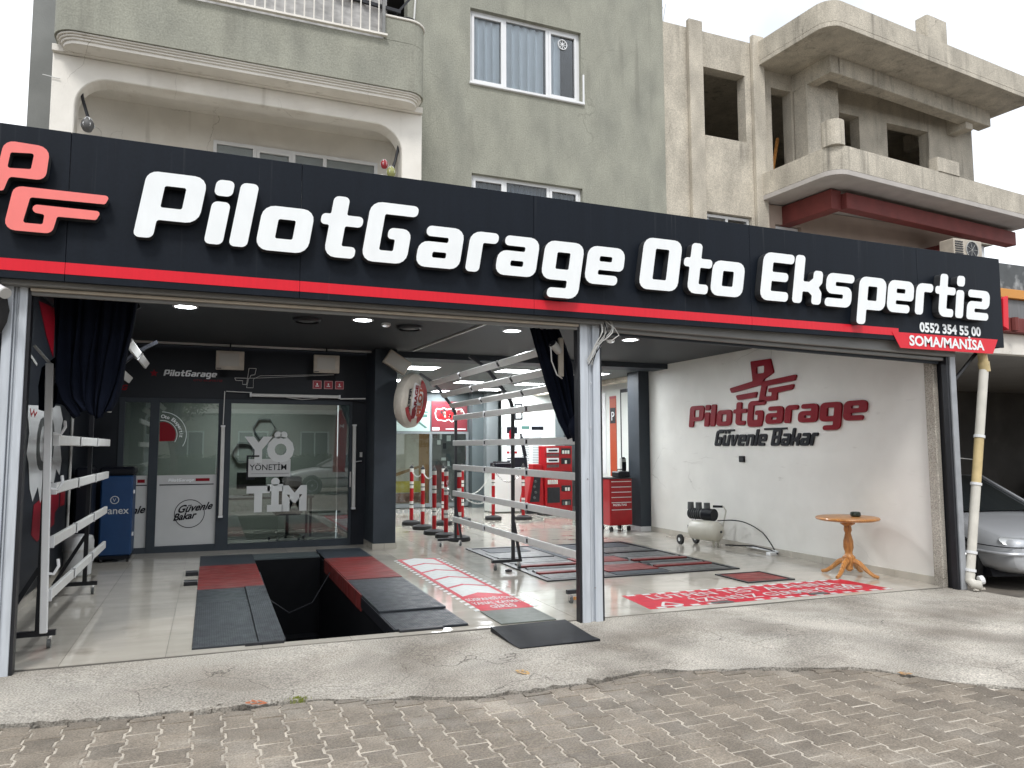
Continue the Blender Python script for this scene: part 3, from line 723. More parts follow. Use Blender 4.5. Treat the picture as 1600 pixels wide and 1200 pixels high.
Bx(-1.82,-1.40,.30,.5,-.1,2.78).build('pier', m_dark2, nw)
# ================================================================ apartment building behind
m_green = mat('weathered green render', (.315,.315,.262), .9, col2=(.255,.257,.217), thr=(.42,.70), scale=1.3, var=.12, bump=.7, bscale=30, fine=.16, fscale=45, stretch=(1.5,1,.7), detail=10, streak=((4.5,1,.3),1.0,(.16,.155,.13),.56,.80), crack=(.55,.003,(.235,.235,.195)))
m_cream = mat('white limewash', (.77,.74,.68), .85, col2=(.62,.575,.505), thr=(.56,.82), scale=1.4, var=.08, bump=.3, bscale=40, streak=((5,5,.5),1.2,(.42,.385,.33),.60,.82), crack=(.7,.0025,(.4,.37,.32)))
m_raw   = mat('raw streaked concrete', (.52,.475,.395), .93, col2=(.40,.365,.305), thr=(.45,.74), scale=1.6, var=.18, stretch=(1.2,1.2,.7), bump=.9, bscale=40, fine=.22, fscale=50, detail=10, streak=((7,7,.5),1.1,(.17,.155,.13),.54,.78), crack=(.8,.003,(.2,.18,.15)))
m_pink  = mat('dusty pink plaster', (.46,.37,.31), .85, var=.1, scale=1.5)
m_maroon= mat('maroon paint', (.17,.035,.03), .7, var=.2, scale=2, bump=.2, bscale=60)
m_pvc   = mat('white window plastic', (.78,.79,.80), .35, var=.03, scale=3)
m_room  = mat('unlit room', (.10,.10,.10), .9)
m_cloth = mat('net curtain', (.86,.89,.91), .9, var=.05, scale=4, stretch=(8,1,.5))
m_pane  = glassmat('apartment glass', (.93,.96,.98), 1.45)
ab = thing('apartment_building', 'grey green rendered apartment building with rounded balconies behind the sign', 'building', (3,6,0))
AY = 6.0
W1 = (4.10,6.33,8.10,9.49); W2 = (4.13,6.33,5.2,6.43)
def wall_with_holes(mb, x0,x1,z0,z1,y0,y1,holes):
    xs_ = sorted({x0,x1,*[h[0] for h in holes],*[h[1] for h in holes]}); zs_ = sorted({z0,z1,*[h[2] for h in holes],*[h[3] for h in holes]})
    def hole(a,b): return any(h[0] < a < h[1] and h[2] < b < h[3] for h in holes)
    def solid(i,j):
        if i < 0 or j < 0 or i >= len(xs_)-1 or j >= len(zs_)-1: return False
        return not hole((xs_[i]+xs_[i+1])/2, (zs_[j]+zs_[j+1])/2)
    for i in range(len(xs_)-1):
        for j in range(len(zs_)-1):
            if not solid(i,j): continue
            a,b,c,d = xs_[i],xs_[i+1],zs_[j],zs_[j+1]
            mb.add([(a,y0,c),(b,y0,c),(b,y0,d),(a,y0,d)],[(0,1,2,3)]); mb.add([(a,y1,c),(b,y1,c),(b,y1,d),(a,y1,d)],[(3,2,1,0)])
            if not solid(i-1,j): mb.add([(a,y0,c),(a,y1,c),(a,y1,d),(a,y0,d)],[(3,2,1,0)])
            if not solid(i+1,j): mb.add([(b,y0,c),(b,y1,c),(b,y1,d),(b,y0,d)],[(0,1,2,3)])
            if not solid(i,j-1): mb.add([(a,y0,c),(b,y0,c),(b,y1,c),(a,y1,c)],[(3,2,1,0)])
            if not solid(i,j+1): mb.add([(a,y0,d),(b,y0,d),(b,y1,d),(a,y1,d)],[(0,1,2,3)])
    return mb
wall_with_holes(MB(), 2.95,8.19,3.46,13.2,AY,AY+.25,[W1,W2]).build('wall', m_green, ab)
Bx(-2.56,-2.10,AY,AY+.25,3.46,13.2).build('wall', mat('grey side render', (.20,.205,.195), .9, var=.15, scale=1.2, bump=.3, bscale=45), ab)
Bx(-2.56,8.19,14.0,14.2,3.46,13.2).build('wall', m_green, ab); Bx(-2.56,-2.36,AY+.25,14.0,3.46,13.2).build('wall', m_green, ab); Bx(7.95,8.19,AY+.25,14.0,3.46,13.2).build('wall', m_green, ab)
Bx(-2.56,8.19,AY+.25,14,13.0,13.2).build('roof', m_raw, ab)
for z in (3.5,6.95,9.9): Bx(-2.3,7.9,AY+.26,13.9,z-.1,z).build('floor_slab', m_room, ab)
def window(parent, x0,x1,z0,z1,y,mull,sash=(),curt=None,pane=None,depth=.1,name='window'):
    fr_ = .055
    w = MB(); 
    w.box(x0,x1,y,y+.06,z0,z0+fr_); w.box(x0,x1,y,y+.06,z1-fr_,z1); w.box(x0,x0+fr_,y,y+.06,z0+fr_,z1-fr_); w.box(x1-fr_,x1,y,y+.06,z0+fr_,z1-fr_)
    xs_ = [x0+fr_]
    for mx_ in mull: w.box(mx_-.03,mx_+.03,y,y+.06,z0+fr_,z1-fr_); xs_ += [mx_-.03,mx_+.03]
    xs_.append(x1-fr_)
    win = w.build(name, m_pvc, parent)
    for i in range(0,len(xs_),2):
        a,b = xs_[i],xs_[i+1]
        if i//2 in sash:
            s = MB(); t_ = .045
            for r in ((a+.002,b-.002,z0+fr_+.002,z0+fr_+t_),(a+.002,b-.002,z1-fr_-t_,z1-fr_-.002),(a+.002,a+t_,z0+fr_+t_,z1-fr_-t_),(b-t_,b-.002,z0+fr_+t_,z1-fr_-t_)): s.box(r[0],r[1],y-.012,y+.04,r[2],r[3])
            s.build('sash', m_pvc, win)
        Bx(a,b,y+.028,y+.034,z0+fr_,z1-fr_).build('pane', pane or m_pane, win)
    return win
w1 = window(ab,*W1,AY+.09,(4.80,5.66),(2,0))
Bx(W1[0]-.02,W1[1]+.05,AY-.05,AY+.09,W1[2]-.05,W1[2]-.001).build('sill', m_pvc, w1, bevel=.008)
Bx(W1[1]+.02,W1[1]+.05,AY-.03,AY-.001,W1[2],W1[2]+.55).build('trim', m_pvc, w1)
# ventilator set in the right pane
vt = MB().lathe([(.085,-.01),(.10,-.01),(.10,.01),(.085,.01)], (5.99,AY+.11,9.24), 20, axis=(0,-1,0), closed=True)
for i in range(8):
    t = i*math.pi/4; vt.beam((5.99,AY+.11,9.24),(5.99+.085*math.cos(t),AY+.11,9.24+.085*math.sin(t)),.012,.006,(0,1,0))
vt.lathe([(0.001,-.012),(.02,-.012),(.02,.012),(.001,.012)], (5.99,AY+.11,9.24), 10, axis=(0,-1,0))
vt.build('ventilator', m_pvc, w1)
def curtain(parent, x0, x1, z0, z1, y, n, amp, m_, name='curtain'):
    rows = []; K = n*4
    for j in range(5):
        z = z0+(z1-z0)*j/4
        rows.append([Vector((x0+(x1-x0)*i/K, y+amp*math.sin(i*math.pi/2+ .3*math.sin(i*1.7))*(1+.15*math.sin(i+j)), z)) for i in range(K+1)])
    return MB().grid(rows).build(name, m_, parent, smooth=True)
curtain(w1, 4.15,4.75,8.12,9.46,AY+.185,4,.045,m_cloth); curtain(w1,4.82,5.62,8.12,9.46,AY+.185,5,.045,m_cloth); curtain(w1,5.70,5.98,8.12,9.46,AY+.185,2,.045,m_cloth)
Bx(4.0,6.5,8.9,9.0,7.0,9.8).build('inner_wall', m_room, ab)
w2 = window(ab,*W2,AY+.09,(4.80,5.66),(0,2))
curtain(w2,4.15,6.3,5.2,6.4,AY+.26,24,.025,mat('blue grey blind', (.25,.29,.34), .8, var=.1, scale=3))
# cable run down the wall
MB().tube([(3.18,AY-.02,13),(3.14,AY-.02,10.4),(3.02,AY-.02,8.3),(2.99,AY-.02,7.7),(2.985,AY-.02,5.0)], .018, 8).build('conduit', m_lamp, ab, smooth=True)
# recessed balcony: back wall, soffit, arch frame
Bx(-2.10,2.95,AY+.25,AY+.45,3.46,6.95).build('balcony_wall', m_cream, ab)
bw = window(ab,-.10,2.50,4.9,6.44,AY+.20,(.52,1.12,1.62),(1,),depth=.1)
curtain(bw,-.05,2.45,4.9,6.4,AY+.42,20,.02,mat('patterned grey net', (.16,.17,.16), .9, var=.35, scale=9))
Bx(-2.10,2.95,4.95,AY+.45,6.86,6.95).build('balcony_ceiling', m_cream, ab)
ar = [(-2.10,3.46),(-2.10,6.80),(2.96,6.80),(2.96,3.46),(2.64,3.46)]
arc_in = rnd([(2.64,3.46,0),(2.64,6.60,.42),(-1.82,6.60,.42),(-1.82,3.46,0)], 8)
poly = [(-2.10,3.46),(-2.10,6.86),(2.96,6.86),(2.96,3.46)] + arc_in
MB().prism([poly], lambda u,v,w: Vector((u,5.32-w,v)), .30).build('arch_frame', m_cream, ab, bevel=.015)
# upper balcony: slab soffit, rounded parapet with mouldings, railing
def slab_outline(inset, r=.28, x0=-2.06, x1=2.92, y0=4.58, y1=6.0):
    return rnd([(x0+inset,y1,0),(x0+inset,y0+inset,r-inset*.6),(x1-inset,y0+inset,r-inset*.6),(x1-inset,y1,0)], 8)
fz = lambda u,v,w: Vector((u,v,6.87+w))
MB().prism([slab_outline(.10)], fz, .05).build('slab', m_cream, ab)
for i,(ins,z0,z1) in enumerate(((.075,6.915,6.945),(.05,6.945,6.97),(.025,6.97,6.995))):
    MB().prism([slab_outline(ins)], lambda u,v,w,z0=z0: Vector((u,v,z0+w)), z1-z0-.0005).build('moulding', m_cream, ab, bevel=.006)
MB().prism([slab_outline(.0), list(reversed(slab_outline(.16)))], lambda u,v,w: Vector((u,v,6.996+w)), .74).build('parapet', m_green, ab, bevel=.02)
MB().prism([slab_outline(.16)], lambda u,v,w: Vector((u,v,6.996+w)), .1).build('balcony_floor', m_raw, ab)
MB().prism([rnd([(2.25,4.58,0),(2.92,4.58,.28),(2.92,6.0,0),(2.76,6.0,0),(2.76,4.74,.2),(2.25,4.74,0)],6)], lambda u,v,w: Vector((u,v,7.737+w)), .36).build('pier', m_green, ab, bevel=.02)
MB().prism([rnd([(2.23,4.56,0),(2.94,4.56,.29),(2.94,6.0,0),(2.74,6.0,0),(2.74,4.76,.2),(2.23,4.76,0)],6)], lambda u,v,w: Vector((u,v,8.098+w)), .035).build('coping', m_cream, ab, bevel=.008)
rl = thing('balcony_railing', 'cream steel balcony railing with vertical bars at the top edge', 'railing', (0.8,4.55,7.74))
Bx(-.62,2.28,4.50,4.56,7.755,7.785).build('bottom_rail', m_cream, rl); Bx(-.62,2.28,4.52,4.55,8.6,8.63).build('top_rail', m_cream, rl)
for i in range(21): 
    x = -.55+i*.135; MB().cyl((x,4.53,7.785),(x,4.53,8.6),.0105,.0105,6).build('bar', m_cream, rl)
Bx(2.20,2.245,4.51,4.55,7.786,8.6).build('end_post', m_steeld, rl)
ts = thing('tarpaulin', 'grey plastic sheet stretched behind the balcony railing', 'tarpaulin', (.8,4.66,7.75))
rows = [[Vector((-.7+3.0*i/40, 4.66+.02*math.sin(i*1.3+j)+.015*math.sin(i*.7), 7.75+.9*j/8)) for i in range(41)] for j in range(9)]
MB().grid(rows).build('sheet', mat('grey sheeting', (.42,.41,.40), .35, var=.3, scale=3, stretch=(1,1,3)), ts, smooth=True)
hr = thing('coiled_hose', 'coil of black hose at the corner of the upper balcony', 'hose', (2.6,4.75,8.14))
for k_ in range(4):
    MB().tube([(2.58+.13*math.cos(t)+.02*k_,4.80-.10*math.sin(t),8.16+.03*k_+.05*math.sin(t*1+k_)) for t in [i*2*math.pi/16 for i in range(17)]],.016,6).build('loop', m_rubber, hr, smooth=True)
MB().beam((1.5,4.60,8.30),(2.5,4.62,8.24),.04,.05).build('bar', m_black, hr)
MB().beam((2.35,4.66,8.10),(2.75,4.7,8.65),.03,.03).build('bar', m_black, hr)
# hanging things in the balcony opening
def hanging(x,y,z,label,cols):
    t_ = thing('hanging_decoration', label, 'decoration', (x,y,z))
    a = Vector((x,y,z)); sgn = 1 if x < 0 else -1
    MB().tube([a, a+Vector((.05*sgn,.02,-.25)), a+Vector((.14*sgn,0,-.55))], .022, 6).build('strap', m_black, t_, smooth=True)
    for i,(dx,dz,r,c) in enumerate(cols):
        g = MB().lathe([(.01,-r*1.25),(r*.6,-r*1.0),(r,-r*.2),(r*.9,r*.4),(r*.5,r),(.012,r*1.2)], (x+dx,y-.05,z+dz), 12)
        b_ = g.build('gourd', mat('gourd %s'%(c,), c, .6, var=.3, scale=20, stretch=(3,3,.3)), t_, smooth=True)
        for q_ in range(6):
            t = q_*math.pi/3; MB().tube([Vector((x+dx+(r*k1+.004)*math.cos(t), y-.05+(r*k1+.004)*math.sin(t), z+dz+r*k2)) for k1,k2 in ((.05,-1.25),(1,-.2),(.5,1),(.05,1.3))],.004,4).build('string', m_gloss, b_)
hanging(2.62,5.15,6.36,'netted green and red gourds hanging in the right corner of the balcony',((-.13,-.47,.075,(.30,.31,.12)),(-.24,-.36,.06,(.30,.02,.03)),(-.28,-.62,.07,(.40,.38,.06))))
hanging(-1.80,5.15,6.58,'dark netted ball hanging in the left corner of the balcony',((.13,-.62,.085,(.10,.10,.10)),))
MB().tube([(-2.2,5.0,6.52),(-2.0,5.0,6.50)],.006,5).build('wire', m_lamp, ab)

# ================================================================ unfinished concrete building
ub = thing('concrete_building', 'unfinished raw concrete house with deep balconies at the upper right', 'building', (12,6,0))
holes = [(9.18,10.25,7.96,9.42),(9.19,10.33,5.3,6.36)]
wall_with_holes(MB(), 8.20,10.70,3.0,10.18,AY+.05,AY+.3,holes).build('wall', m_raw, ub)
for a in ((8.78,9.12),(10.40,10.70)): Bx(a[0],a[1],AY-.06,AY+.05,3.0,10.32).build('pilaster', m_raw, ub, bevel=.015)
h2 = [(10.95,11.50,6.9,9.30),(12.62,13.47,6.9,9.08),(14.33,15.68,7.4,9.08),(10.95,11.65,4.4,6.30),(12.7,13.5,4.4,6.14),(14.2,15.2,4.4,6.0)]
wall_with_holes(MB(), 10.70,17.2,6.85,9.95,AY+.06,AY+.32,[h for h in h2 if h[2] > 6.5]).build('wall', m_raw, ub)
wall_with_holes(MB(), 10.70,17.2,3.0,6.7,AY+.06,AY+.32,[h for h in h2 if h[2] < 6.5]).build('wall', m_pink, ub)
Bx(8.2,17.2,13.5,13.7,3,9.95).build('wall', m_raw, ub); Bx(17.0,17.2,AY+.33,13.5,3,9.95).build('wall', m_raw, ub); Bx(8.2,8.4,AY+.31,13.5,3,9.9).build('wall', m_raw, ub)
Bx(8.2,17.2,AY+.33,13.5,9.75,9.95).build('roof', m_raw, ub); Bx(8.2,17.0,AY+.33,13.5,6.70,6.85).build('floor_slab', m_raw, ub)
Bx(11.55,12.45,AY-.35,AY+.05,6.85,9.6).build('pier', m_raw, ub, bevel=.02)
an = math.atan(.096); ca, sa = math.cos(an), math.sin(an)
def fb(u,v,w,z): return Vector((10.72+u*ca-v*sa, 4.15+u*sa+v*ca, z+w))       # along the front, inwards
def slab(name, prof, z0, z1, m_, **k): return MB().prism([prof], lambda u,v,w: fb(u,v,w,z0), z1-z0).build(name, m_, ub, **k)
out = rnd([(0,2.0,0),(0,0,.35),(7.0,0,0),(7.0,2.0,0)],8)
inn = rnd([(.16,2.0,0),(.16,.16,.25),(6.9,.16,0),(6.9,2.0,0)],8)
def tilted(name, prof, z0, h, sl, m_, holes_=(), **k):
    return MB().prism([prof,*holes_], lambda u,v,w: fb(u,v,w,z0-sl*u), h).build(name, m_, ub, **k)
tilted('roof_slab', out, 9.66, .10, .004, m_raw, bevel=.02)
tilted('roof_upstand', out, 9.762, .42, .004, m_raw, [list(reversed(inn))], bevel=.02)
Bx_ = rnd([(3.05,0.02,.05),(3.75,0.02,.05),(3.75,.3,.03),(3.05,.3,.03)])
tilted('roof_stub', Bx_, 10.183, .52, .004, m_raw, bevel=.02)
MB().beam(fb(1.2,.95,0,9.50),fb(6.6,.95,0,9.46),.30,.40).build('beam', m_raw, ub, bevel=.012)
MB().beam(fb(1.12,.80,0,9.50),fb(1.12,2.0,0,9.50),.28,.42).build('beam', m_raw, ub, bevel=.012)
MB().beam(fb(5.9,.9,0,9.3),fb(5.9,2.5,0,9.3),.28,.40).build('beam', m_raw, ub, bevel=.012)
tilted('balcony_slab', out, 6.72, .10, .002, mat('pale soffit', (.46,.43,.40), .85, var=.1, scale=2), bevel=.015)
tilted('balcony_parapet', out, 6.822, .46, .002, m_raw, [list(reversed(inn))], bevel=.025)
tilted('parapet_stub', rnd([(-.01,-.01,.16),(.36,-.01,.16),(.36,.36,.1),(-.01,.36,.1)]), 7.283, .50, .0, m_raw, bevel=.05, seg=2)
tilted('parapet_stub', rnd([(3.1,-.02,.04),(3.85,-.02,.04),(3.85,.2,.03),(3.1,.2,.03)]), 7.288, .30, .002, m_raw, bevel=.03, seg=2)
MB().beam(fb(.75,.62,0,6.49),fb(.75,2.1,0,6.49),.30,.40).build('maroon_beam', m_maroon, ub, bevel=.01)
MB().beam(fb(.9,.62,0,6.47),fb(6.8,.62,0,6.45),.24,.32).build('maroon_beam', m_maroon, ub, bevel=.01)
MB().beam(fb(4.9,.65,0,6.0),fb(4.9,2.2,0,6.0),.24,.40).build('maroon_beam', m_maroon, ub, bevel=.01)
Bx(15.05,15.45,5.2,AY+.04,4.0,6.0).build('pier', m_maroon, ub)
MB().lathe([(.16,0),(.15,-.05),(.10,-.08),(.01,-.09)], (12.6,5.4,6.66), 16).build('ceiling_lamp', m_steeld, ub, smooth=True)
window(ub,9.2,10.32,5.3,6.34,AY+.14,(9.75,),())
window(ub,10.96,11.64,4.4,6.28,AY+.14,(),()); window(ub,12.71,13.49,4.4,6.12,AY+.14,(13.1,),())
for i in range(3):
    rx = random.Random(i); x = (8.25,8.33,8.3,11.5,12.4,13.6,14.6,15.2,15.9)[i]; y = AY+.2 if i < 3 else 4.4; z = 10.1 if i < 3 else 9.9
    MB().cyl((x,y,z),(x+rx.uniform(-.12,.12),y,z+rx.uniform(.15,.6 if i<3 else .3)),.005,.004,5).build('rebar', m_steeld, ub)
MB().beam((11.0,AY+.25,7.1),(11.45,AY+.45,8.4),.05,.05).build('prop', m_wood, ub)
ac = thing('air_conditioner', 'beige outdoor air conditioner unit on the lower balcony edge', 'air conditioner', (14.6,4.75,5.52))
Bx(14.25,15.10,4.5,4.85,5.50,5.93).build('case', m_beige, ac, bevel=.02)
MB().lathe([(.175,0),(.19,0),(.19,.012),(.175,.012)], (14.78,4.495,5.715), 24, axis=(0,-1,0), closed=True).build('grille_ring', m_plastic, ac)
for i in range(7): 
    MB().cyl((14.78,4.492,5.715),(14.78+.18*math.cos(i*.9),4.492,5.715+.18*math.sin(i*.9)),.004,.004,4).build('grille_bar', m_plastic, ac)
MB().cyl((14.78,4.499,5.715),(14.78,4.4995,5.715),.175,.175,24).build('fan_recess', m_black, ac)
for i in range(7): Bx(14.27,14.50,4.485,4.499,5.55+.05*i,5.57+.05*i).build('louvre', m_black, ac)
# ================================================================ ceiling lamps
def add_light(name, parent, loc, power, sx, sy=None, col=(.93,.97,1)):
    l = bpy.data.lights.new(name, 'AREA'); l.energy = power; l.color = col
    if sy: l.shape = 'RECTANGLE'; l.size = sx; l.size_y = sy
    else: l.shape = 'DISK'; l.size = sx
    o_ = bpy.data.objects.new(name, l); COL.objects.link(o_); o_.parent = parent; o_.location = Vector(loc)-wloc(parent); return o_
DL = ((-.305,2.91,'above the left track plate'),(1.70,3.07,'above the arrow floor sticker'),(3.75,3.20,'just left of the right curtain'),(5.70,3.35,'in the right bay'))
for x,y,w in DL:
    t_ = thing('downlight', 'round lit downlight in the dark ceiling '+w, 'downlight', (x,y,CZ), group='round downlights of the front bays')
    MB().lathe([(.11,0),(.135,0),(.135,-.012),(.11,-.012)], (x,y,CZ-.001), 24, closed=True).build('rim', m_gloss, t_, smooth=True)
    MB().cyl((x,y,CZ-.004),(x,y,CZ-.009),.108,.108,24).build('diffuser', m_led, t_)
    add_light('lamp', t_, (x,y,CZ-.03), 30, .2)
for x,y,w in ((1.055,3.27,'between the first two downlights'),(2.37,3.38,'beside the small white detector')):
    t_ = thing('ceiling_speaker', 'dark round ceiling speaker '+w, 'speaker', (x,y,CZ))
    MB().lathe([(.15,0),(.17,0),(.165,-.03),(.14,-.045)], (x,y,CZ-.001), 24, closed=True).build('ring', m_black, t_, smooth=True)
    MB().lathe([(.14,-.02),(.09,-.035),(.03,-.04),(.001,-.04)], (x,y,CZ-.001), 20).build('grille', m_plategrey, t_, smooth=True)
for x,y,w in ((2.03,3.25,'left bay'),(5.45,3.50,'right bay')):
    t_ = thing('smoke_detector', 'small white smoke detector on the ceiling of the '+w, 'detector', (x,y,CZ))
    MB().lathe([(.06,0),(.06,-.02),(.045,-.04),(.02,-.05),(.001,-.05)], (x,y,CZ-.001), 18).build('body', m_gloss, t_, smooth=True)
    MB().lathe([(.046,-.022),(.062,-.022),(.062,-.028),(.046,-.028)], (x,y,CZ-.001), 18, closed=True).build('vent_ring', m_plastic, t_)
PZ = 3.10
pans = [(3.66,7.5,'nearest the column'),(5.47,7.4,'right of the column panel in the near row'),(7.25,7.45,'near the red drawer cabinet'),(5.47,10.1,'middle row behind the rack'),(7.0,10.1,'middle row nearer the white wall'),(3.7,10.2,'behind the round sign'),(5.75,12.95,'far row on the left'),(6.75,12.0,'far row in the middle'),(7.85,11.9,'far row on the right')]
for x,y,w in pans:
    t_ = thing('led_panel', 'square lit ceiling panel, '+w, 'ceiling light', (x,y,PZ), group='square panels of the rear bay')
    MB().box(x-.30,x+.30,y-.30,y-.28,PZ-.014,PZ-.001).box(x-.30,x+.30,y+.28,y+.30,PZ-.014,PZ-.001).box(x-.30,x-.28,y-.28,y+.28,PZ-.014,PZ-.001).box(x+.28,x+.30,y-.28,y+.28,PZ-.014,PZ-.001).build('frame', m_gloss, t_)
    Bx(x-.28,x+.28,y-.28,y+.28,PZ-.010,PZ-.002).build('diffuser', m_led, t_)
    add_light('lamp', t_, (x,y,PZ-.03), 25, .5, .5)
# cable trunking on the ceiling
tk = tag(MB().beam((3.01,5.68,CZ-.012),(3.22,2.6,CZ-.012),.035,.022).build('trunking', m_plastic, loc=(3.1,4,CZ)), 'pale cable trunking slanting across the dark ceiling', 'trunking')
tk2 = tag(Bx(-1.14,2.62,6.0,6.03,3.145,3.175).build('trunking', m_lamp, loc=(.7,6,3.15)), 'long pale trunking above the office front', 'trunking')
for x,n_ in ((.235,'left'),(1.665,'right')):
    t_ = thing('ceiling_monitor', f'small cream monitor hung above the office front, {n_} of the two', 'monitor', (x,5.9,3.1))
    Bx(x-.20,x+.20,5.86,5.92,2.775,3.06).build('case', m_beige, t_, bevel=.008)
    Bx(x-.15,x+.13,5.852,5.859,2.83,3.02).build('screen', mat('dull screen', (.42,.40,.36), .4), t_)
    MB().cyl((x,5.9,3.06),(x,5.9,CZ),.012,.012,8).build('drop_rod', m_black, t_)
    Bx(x-.19,x-.12,5.853,5.859,2.785,2.797).build('badge', m_black, t_)
t_ = thing('column_monitor', 'tilted cream monitor on the column top beside the round sign', 'monitor', (2.70,5.5,2.9))
rot = Matrix.Rotation(.0,3,'Z') @ Matrix.Rotation(R(32),3,'Y')
MB().obox((2.72,5.55,2.95),(.40,.10,.24),rot).build('case', m_beige, t_, bevel=.01)
MB().obox((2.72,5.496,2.95),(.34,.006,.18),rot).build('screen', mat('dull screen',(.42,.40,.36)), t_)
MB().cyl((2.70,5.58,3.02),(2.66,5.69,3.08),.02,.02,8).build('bracket', m_black, t_)

# ================================================================ office front
OY = 6.40
of = thing('glass_partition', 'dark framed glass office front with door and lettered window', 'office front', (.5,OY,0))
Bx(XL,2.40,OY+.0,OY+.12,2.36,CZ).build('header', m_dark, of)
Bx(XL,-1.28,OY,OY+.12,0,2.36).build('side_panel', m_dark, of)
Bx(2.17,2.40,OY,OY+.12,0,2.36).build('side_panel', m_dark, of)
def frm(x0,x1,z0,z1,y0=OY-.02,y1=OY+.06,name='frame'): return Bx(x0,x1,y0,y1,z0,z1).build(name, m_dark2, of, bevel=.004)
for x0,x1 in ((-1.28,-1.20),(-.86,-.735),(.10,.285),(2.13,2.17)): frm(x0,x1,.0,2.36)
frm(-1.20,-.86,2.29,2.36); frm(-.735,.10,2.29,2.36); frm(.285,2.13,2.30,2.36); frm(-1.20,-.86,0,.12); frm(-.735,.10,0,.13); frm(.285,2.13,0,.115)
def pane(x0,x1,z0,z1,m_=None,y=OY+.02,name='pane'): return Bx(x0,x1,y,y+.008,z0,z1).build(name, m_ or m_glass, of)
pane(-1.20,-.86,1.19,2.29); pane(-.735,.10,1.19,2.29); pane(.285,2.13,.115,2.30)
pn1 = pane(-1.20,-.86,.12,1.185,m_frost,name='frosted_panel'); pn2 = pane(-.735,.10,.13,1.185,m_frost,name='frosted_panel')
fo = lambda z: (lambda u,v,w: Vector((u,OY+.0185-w,v)))
Bx(-.70,.06,OY+.017,OY+.0195,1.035,1.05).build('black_line', m_bacr, pn2); Bx(-.20,.0,OY+.017,OY+.0195,1.09,1.135).build('red_tag', m_dred, pn2)
Bx(-1.18,-.87,OY+.017,OY+.0195,1.035,1.05).build('black_line', m_bacr, pn1); Bx(-1.0,-.90,OY+.017,OY+.0195,1.08,1.13).build('red_tag', m_dred, pn1)
mb = MB(); x = -.58
for ch in 'PilotGarage': glyph(mb, ch, lambda u,v,w: Vector((u,OY+.0165-w,v)), .001, .0009, .16, x, 1.09); x += ADV[ch]*.0009
mb.build('lettering', m_signw, pn2)
mb = MB().lathe([(.205,0),(.215,0),(.215,.002),(.205,.002)], (-.27,OY+.0175,.60), 40, axis=(0,-1,0), closed=True)
mb.build('ring', m_bacr, pn2)
mb = MB(); text(mb,'Güvenle',lambda u,v,w: Vector((-.45+u*.97+v*.1,OY+.0150-w,.615+v+u*.10)),.155,shear=.35,offset=.004,width=.50); text(mb,'Bakar',lambda u,v,w: Vector((-.50+u*.97,OY+.0150-w,.50+v+u*.10)),.145,shear=.35,offset=.004,width=.34)
mb.build('lettering', m_bacr, pn2)
mb = MB(); text(mb,'nle',lambda u,v,w: Vector((-1.07+u,OY+.0150-w,.62+v+u*.1)),.15,shear=.35,offset=.004); mb.build('lettering', m_bacr, pn1)
# arc lettering on the door pane
dp = MB()
import itertools
s_txt = 'PilotGarage Oto Ekspertiz'
for i,ch in enumerate(s_txt):
    a = R(178-7.6*i*1.0); cx, cz, rr_ = -.70, 1.80, .255
    if ch == ' ' or -.735 > cx+rr_*math.cos(a)-.01: continue
    text(dp, ch, lambda u,v,w,a=a: Vector((cx+(rr_+v)*math.cos(a)+u*math.sin(a), OY+.0185-w, cz+(rr_+v)*math.sin(a)-u*math.cos(a))), .075, offset=.0015, align='CENTER')
dp.build('lettering', m_signw, of)
for r_ in (.215,.345):
    rows = [[Vector((-.70+(r_+e)*math.cos(t), OY+.0180, 1.80+(r_+e)*math.sin(t))) for t in [R(-30+i*6) for i in range(22)] if -.70+r_*math.cos(t) > -.73] for e in (0,.008)]
    MB().grid(rows).build('arc_line', m_signw, of)
MB().prism([[(-.725,1.70),(-.725,1.99)]+[(-.70+.2*math.cos(R(80-i*12)),1.80+.2*math.sin(R(80-i*12))) for i in range(10)]], lambda u,v,w: Vector((u,OY+.0185-w,v)), .001).build('arc_disc', m_dred, of)
# big window lettering
wl_ = mat('pale vinyl', (.62,.64,.64), .5)
for body,x,z,sz,wd in (('YÖ',.56,1.40,.50,.76),('TİM',.57,.62,.50,.92)):
    v_ = MB(); text(v_, body, lambda u,v,w: Vector((x+u,OY+.0185-w,z+v)), sz, offset=.035, width=wd); v_.build('lettering', wl_, of)
MB().box(.545,1.20,OY+.0172,OY+.0190,1.14,1.42).build('plate', m_frost, of)
v_ = MB(); text(v_,'YÖNETİM',lambda u,v,w: Vector((.58+u,OY+.0165-w,1.245+v)),.13,offset=.001,width=.56); v_.build('lettering', m_bacr, of)
MB().beam((.60,OY+.016,1.19),(1.18,OY+.016,1.19),.004,.012,(0,1,0)).build('underline', m_bacr, of)
bk = MB().box(.53,.56,OY+.010,OY+.0160,1.10,1.48).box(.56,.72,OY+.010,OY+.0160,1.455,1.48).box(.56,.66,OY+.010,OY+.0160,1.10,1.125); bk.build('bracket_mark', m_bacr, of)
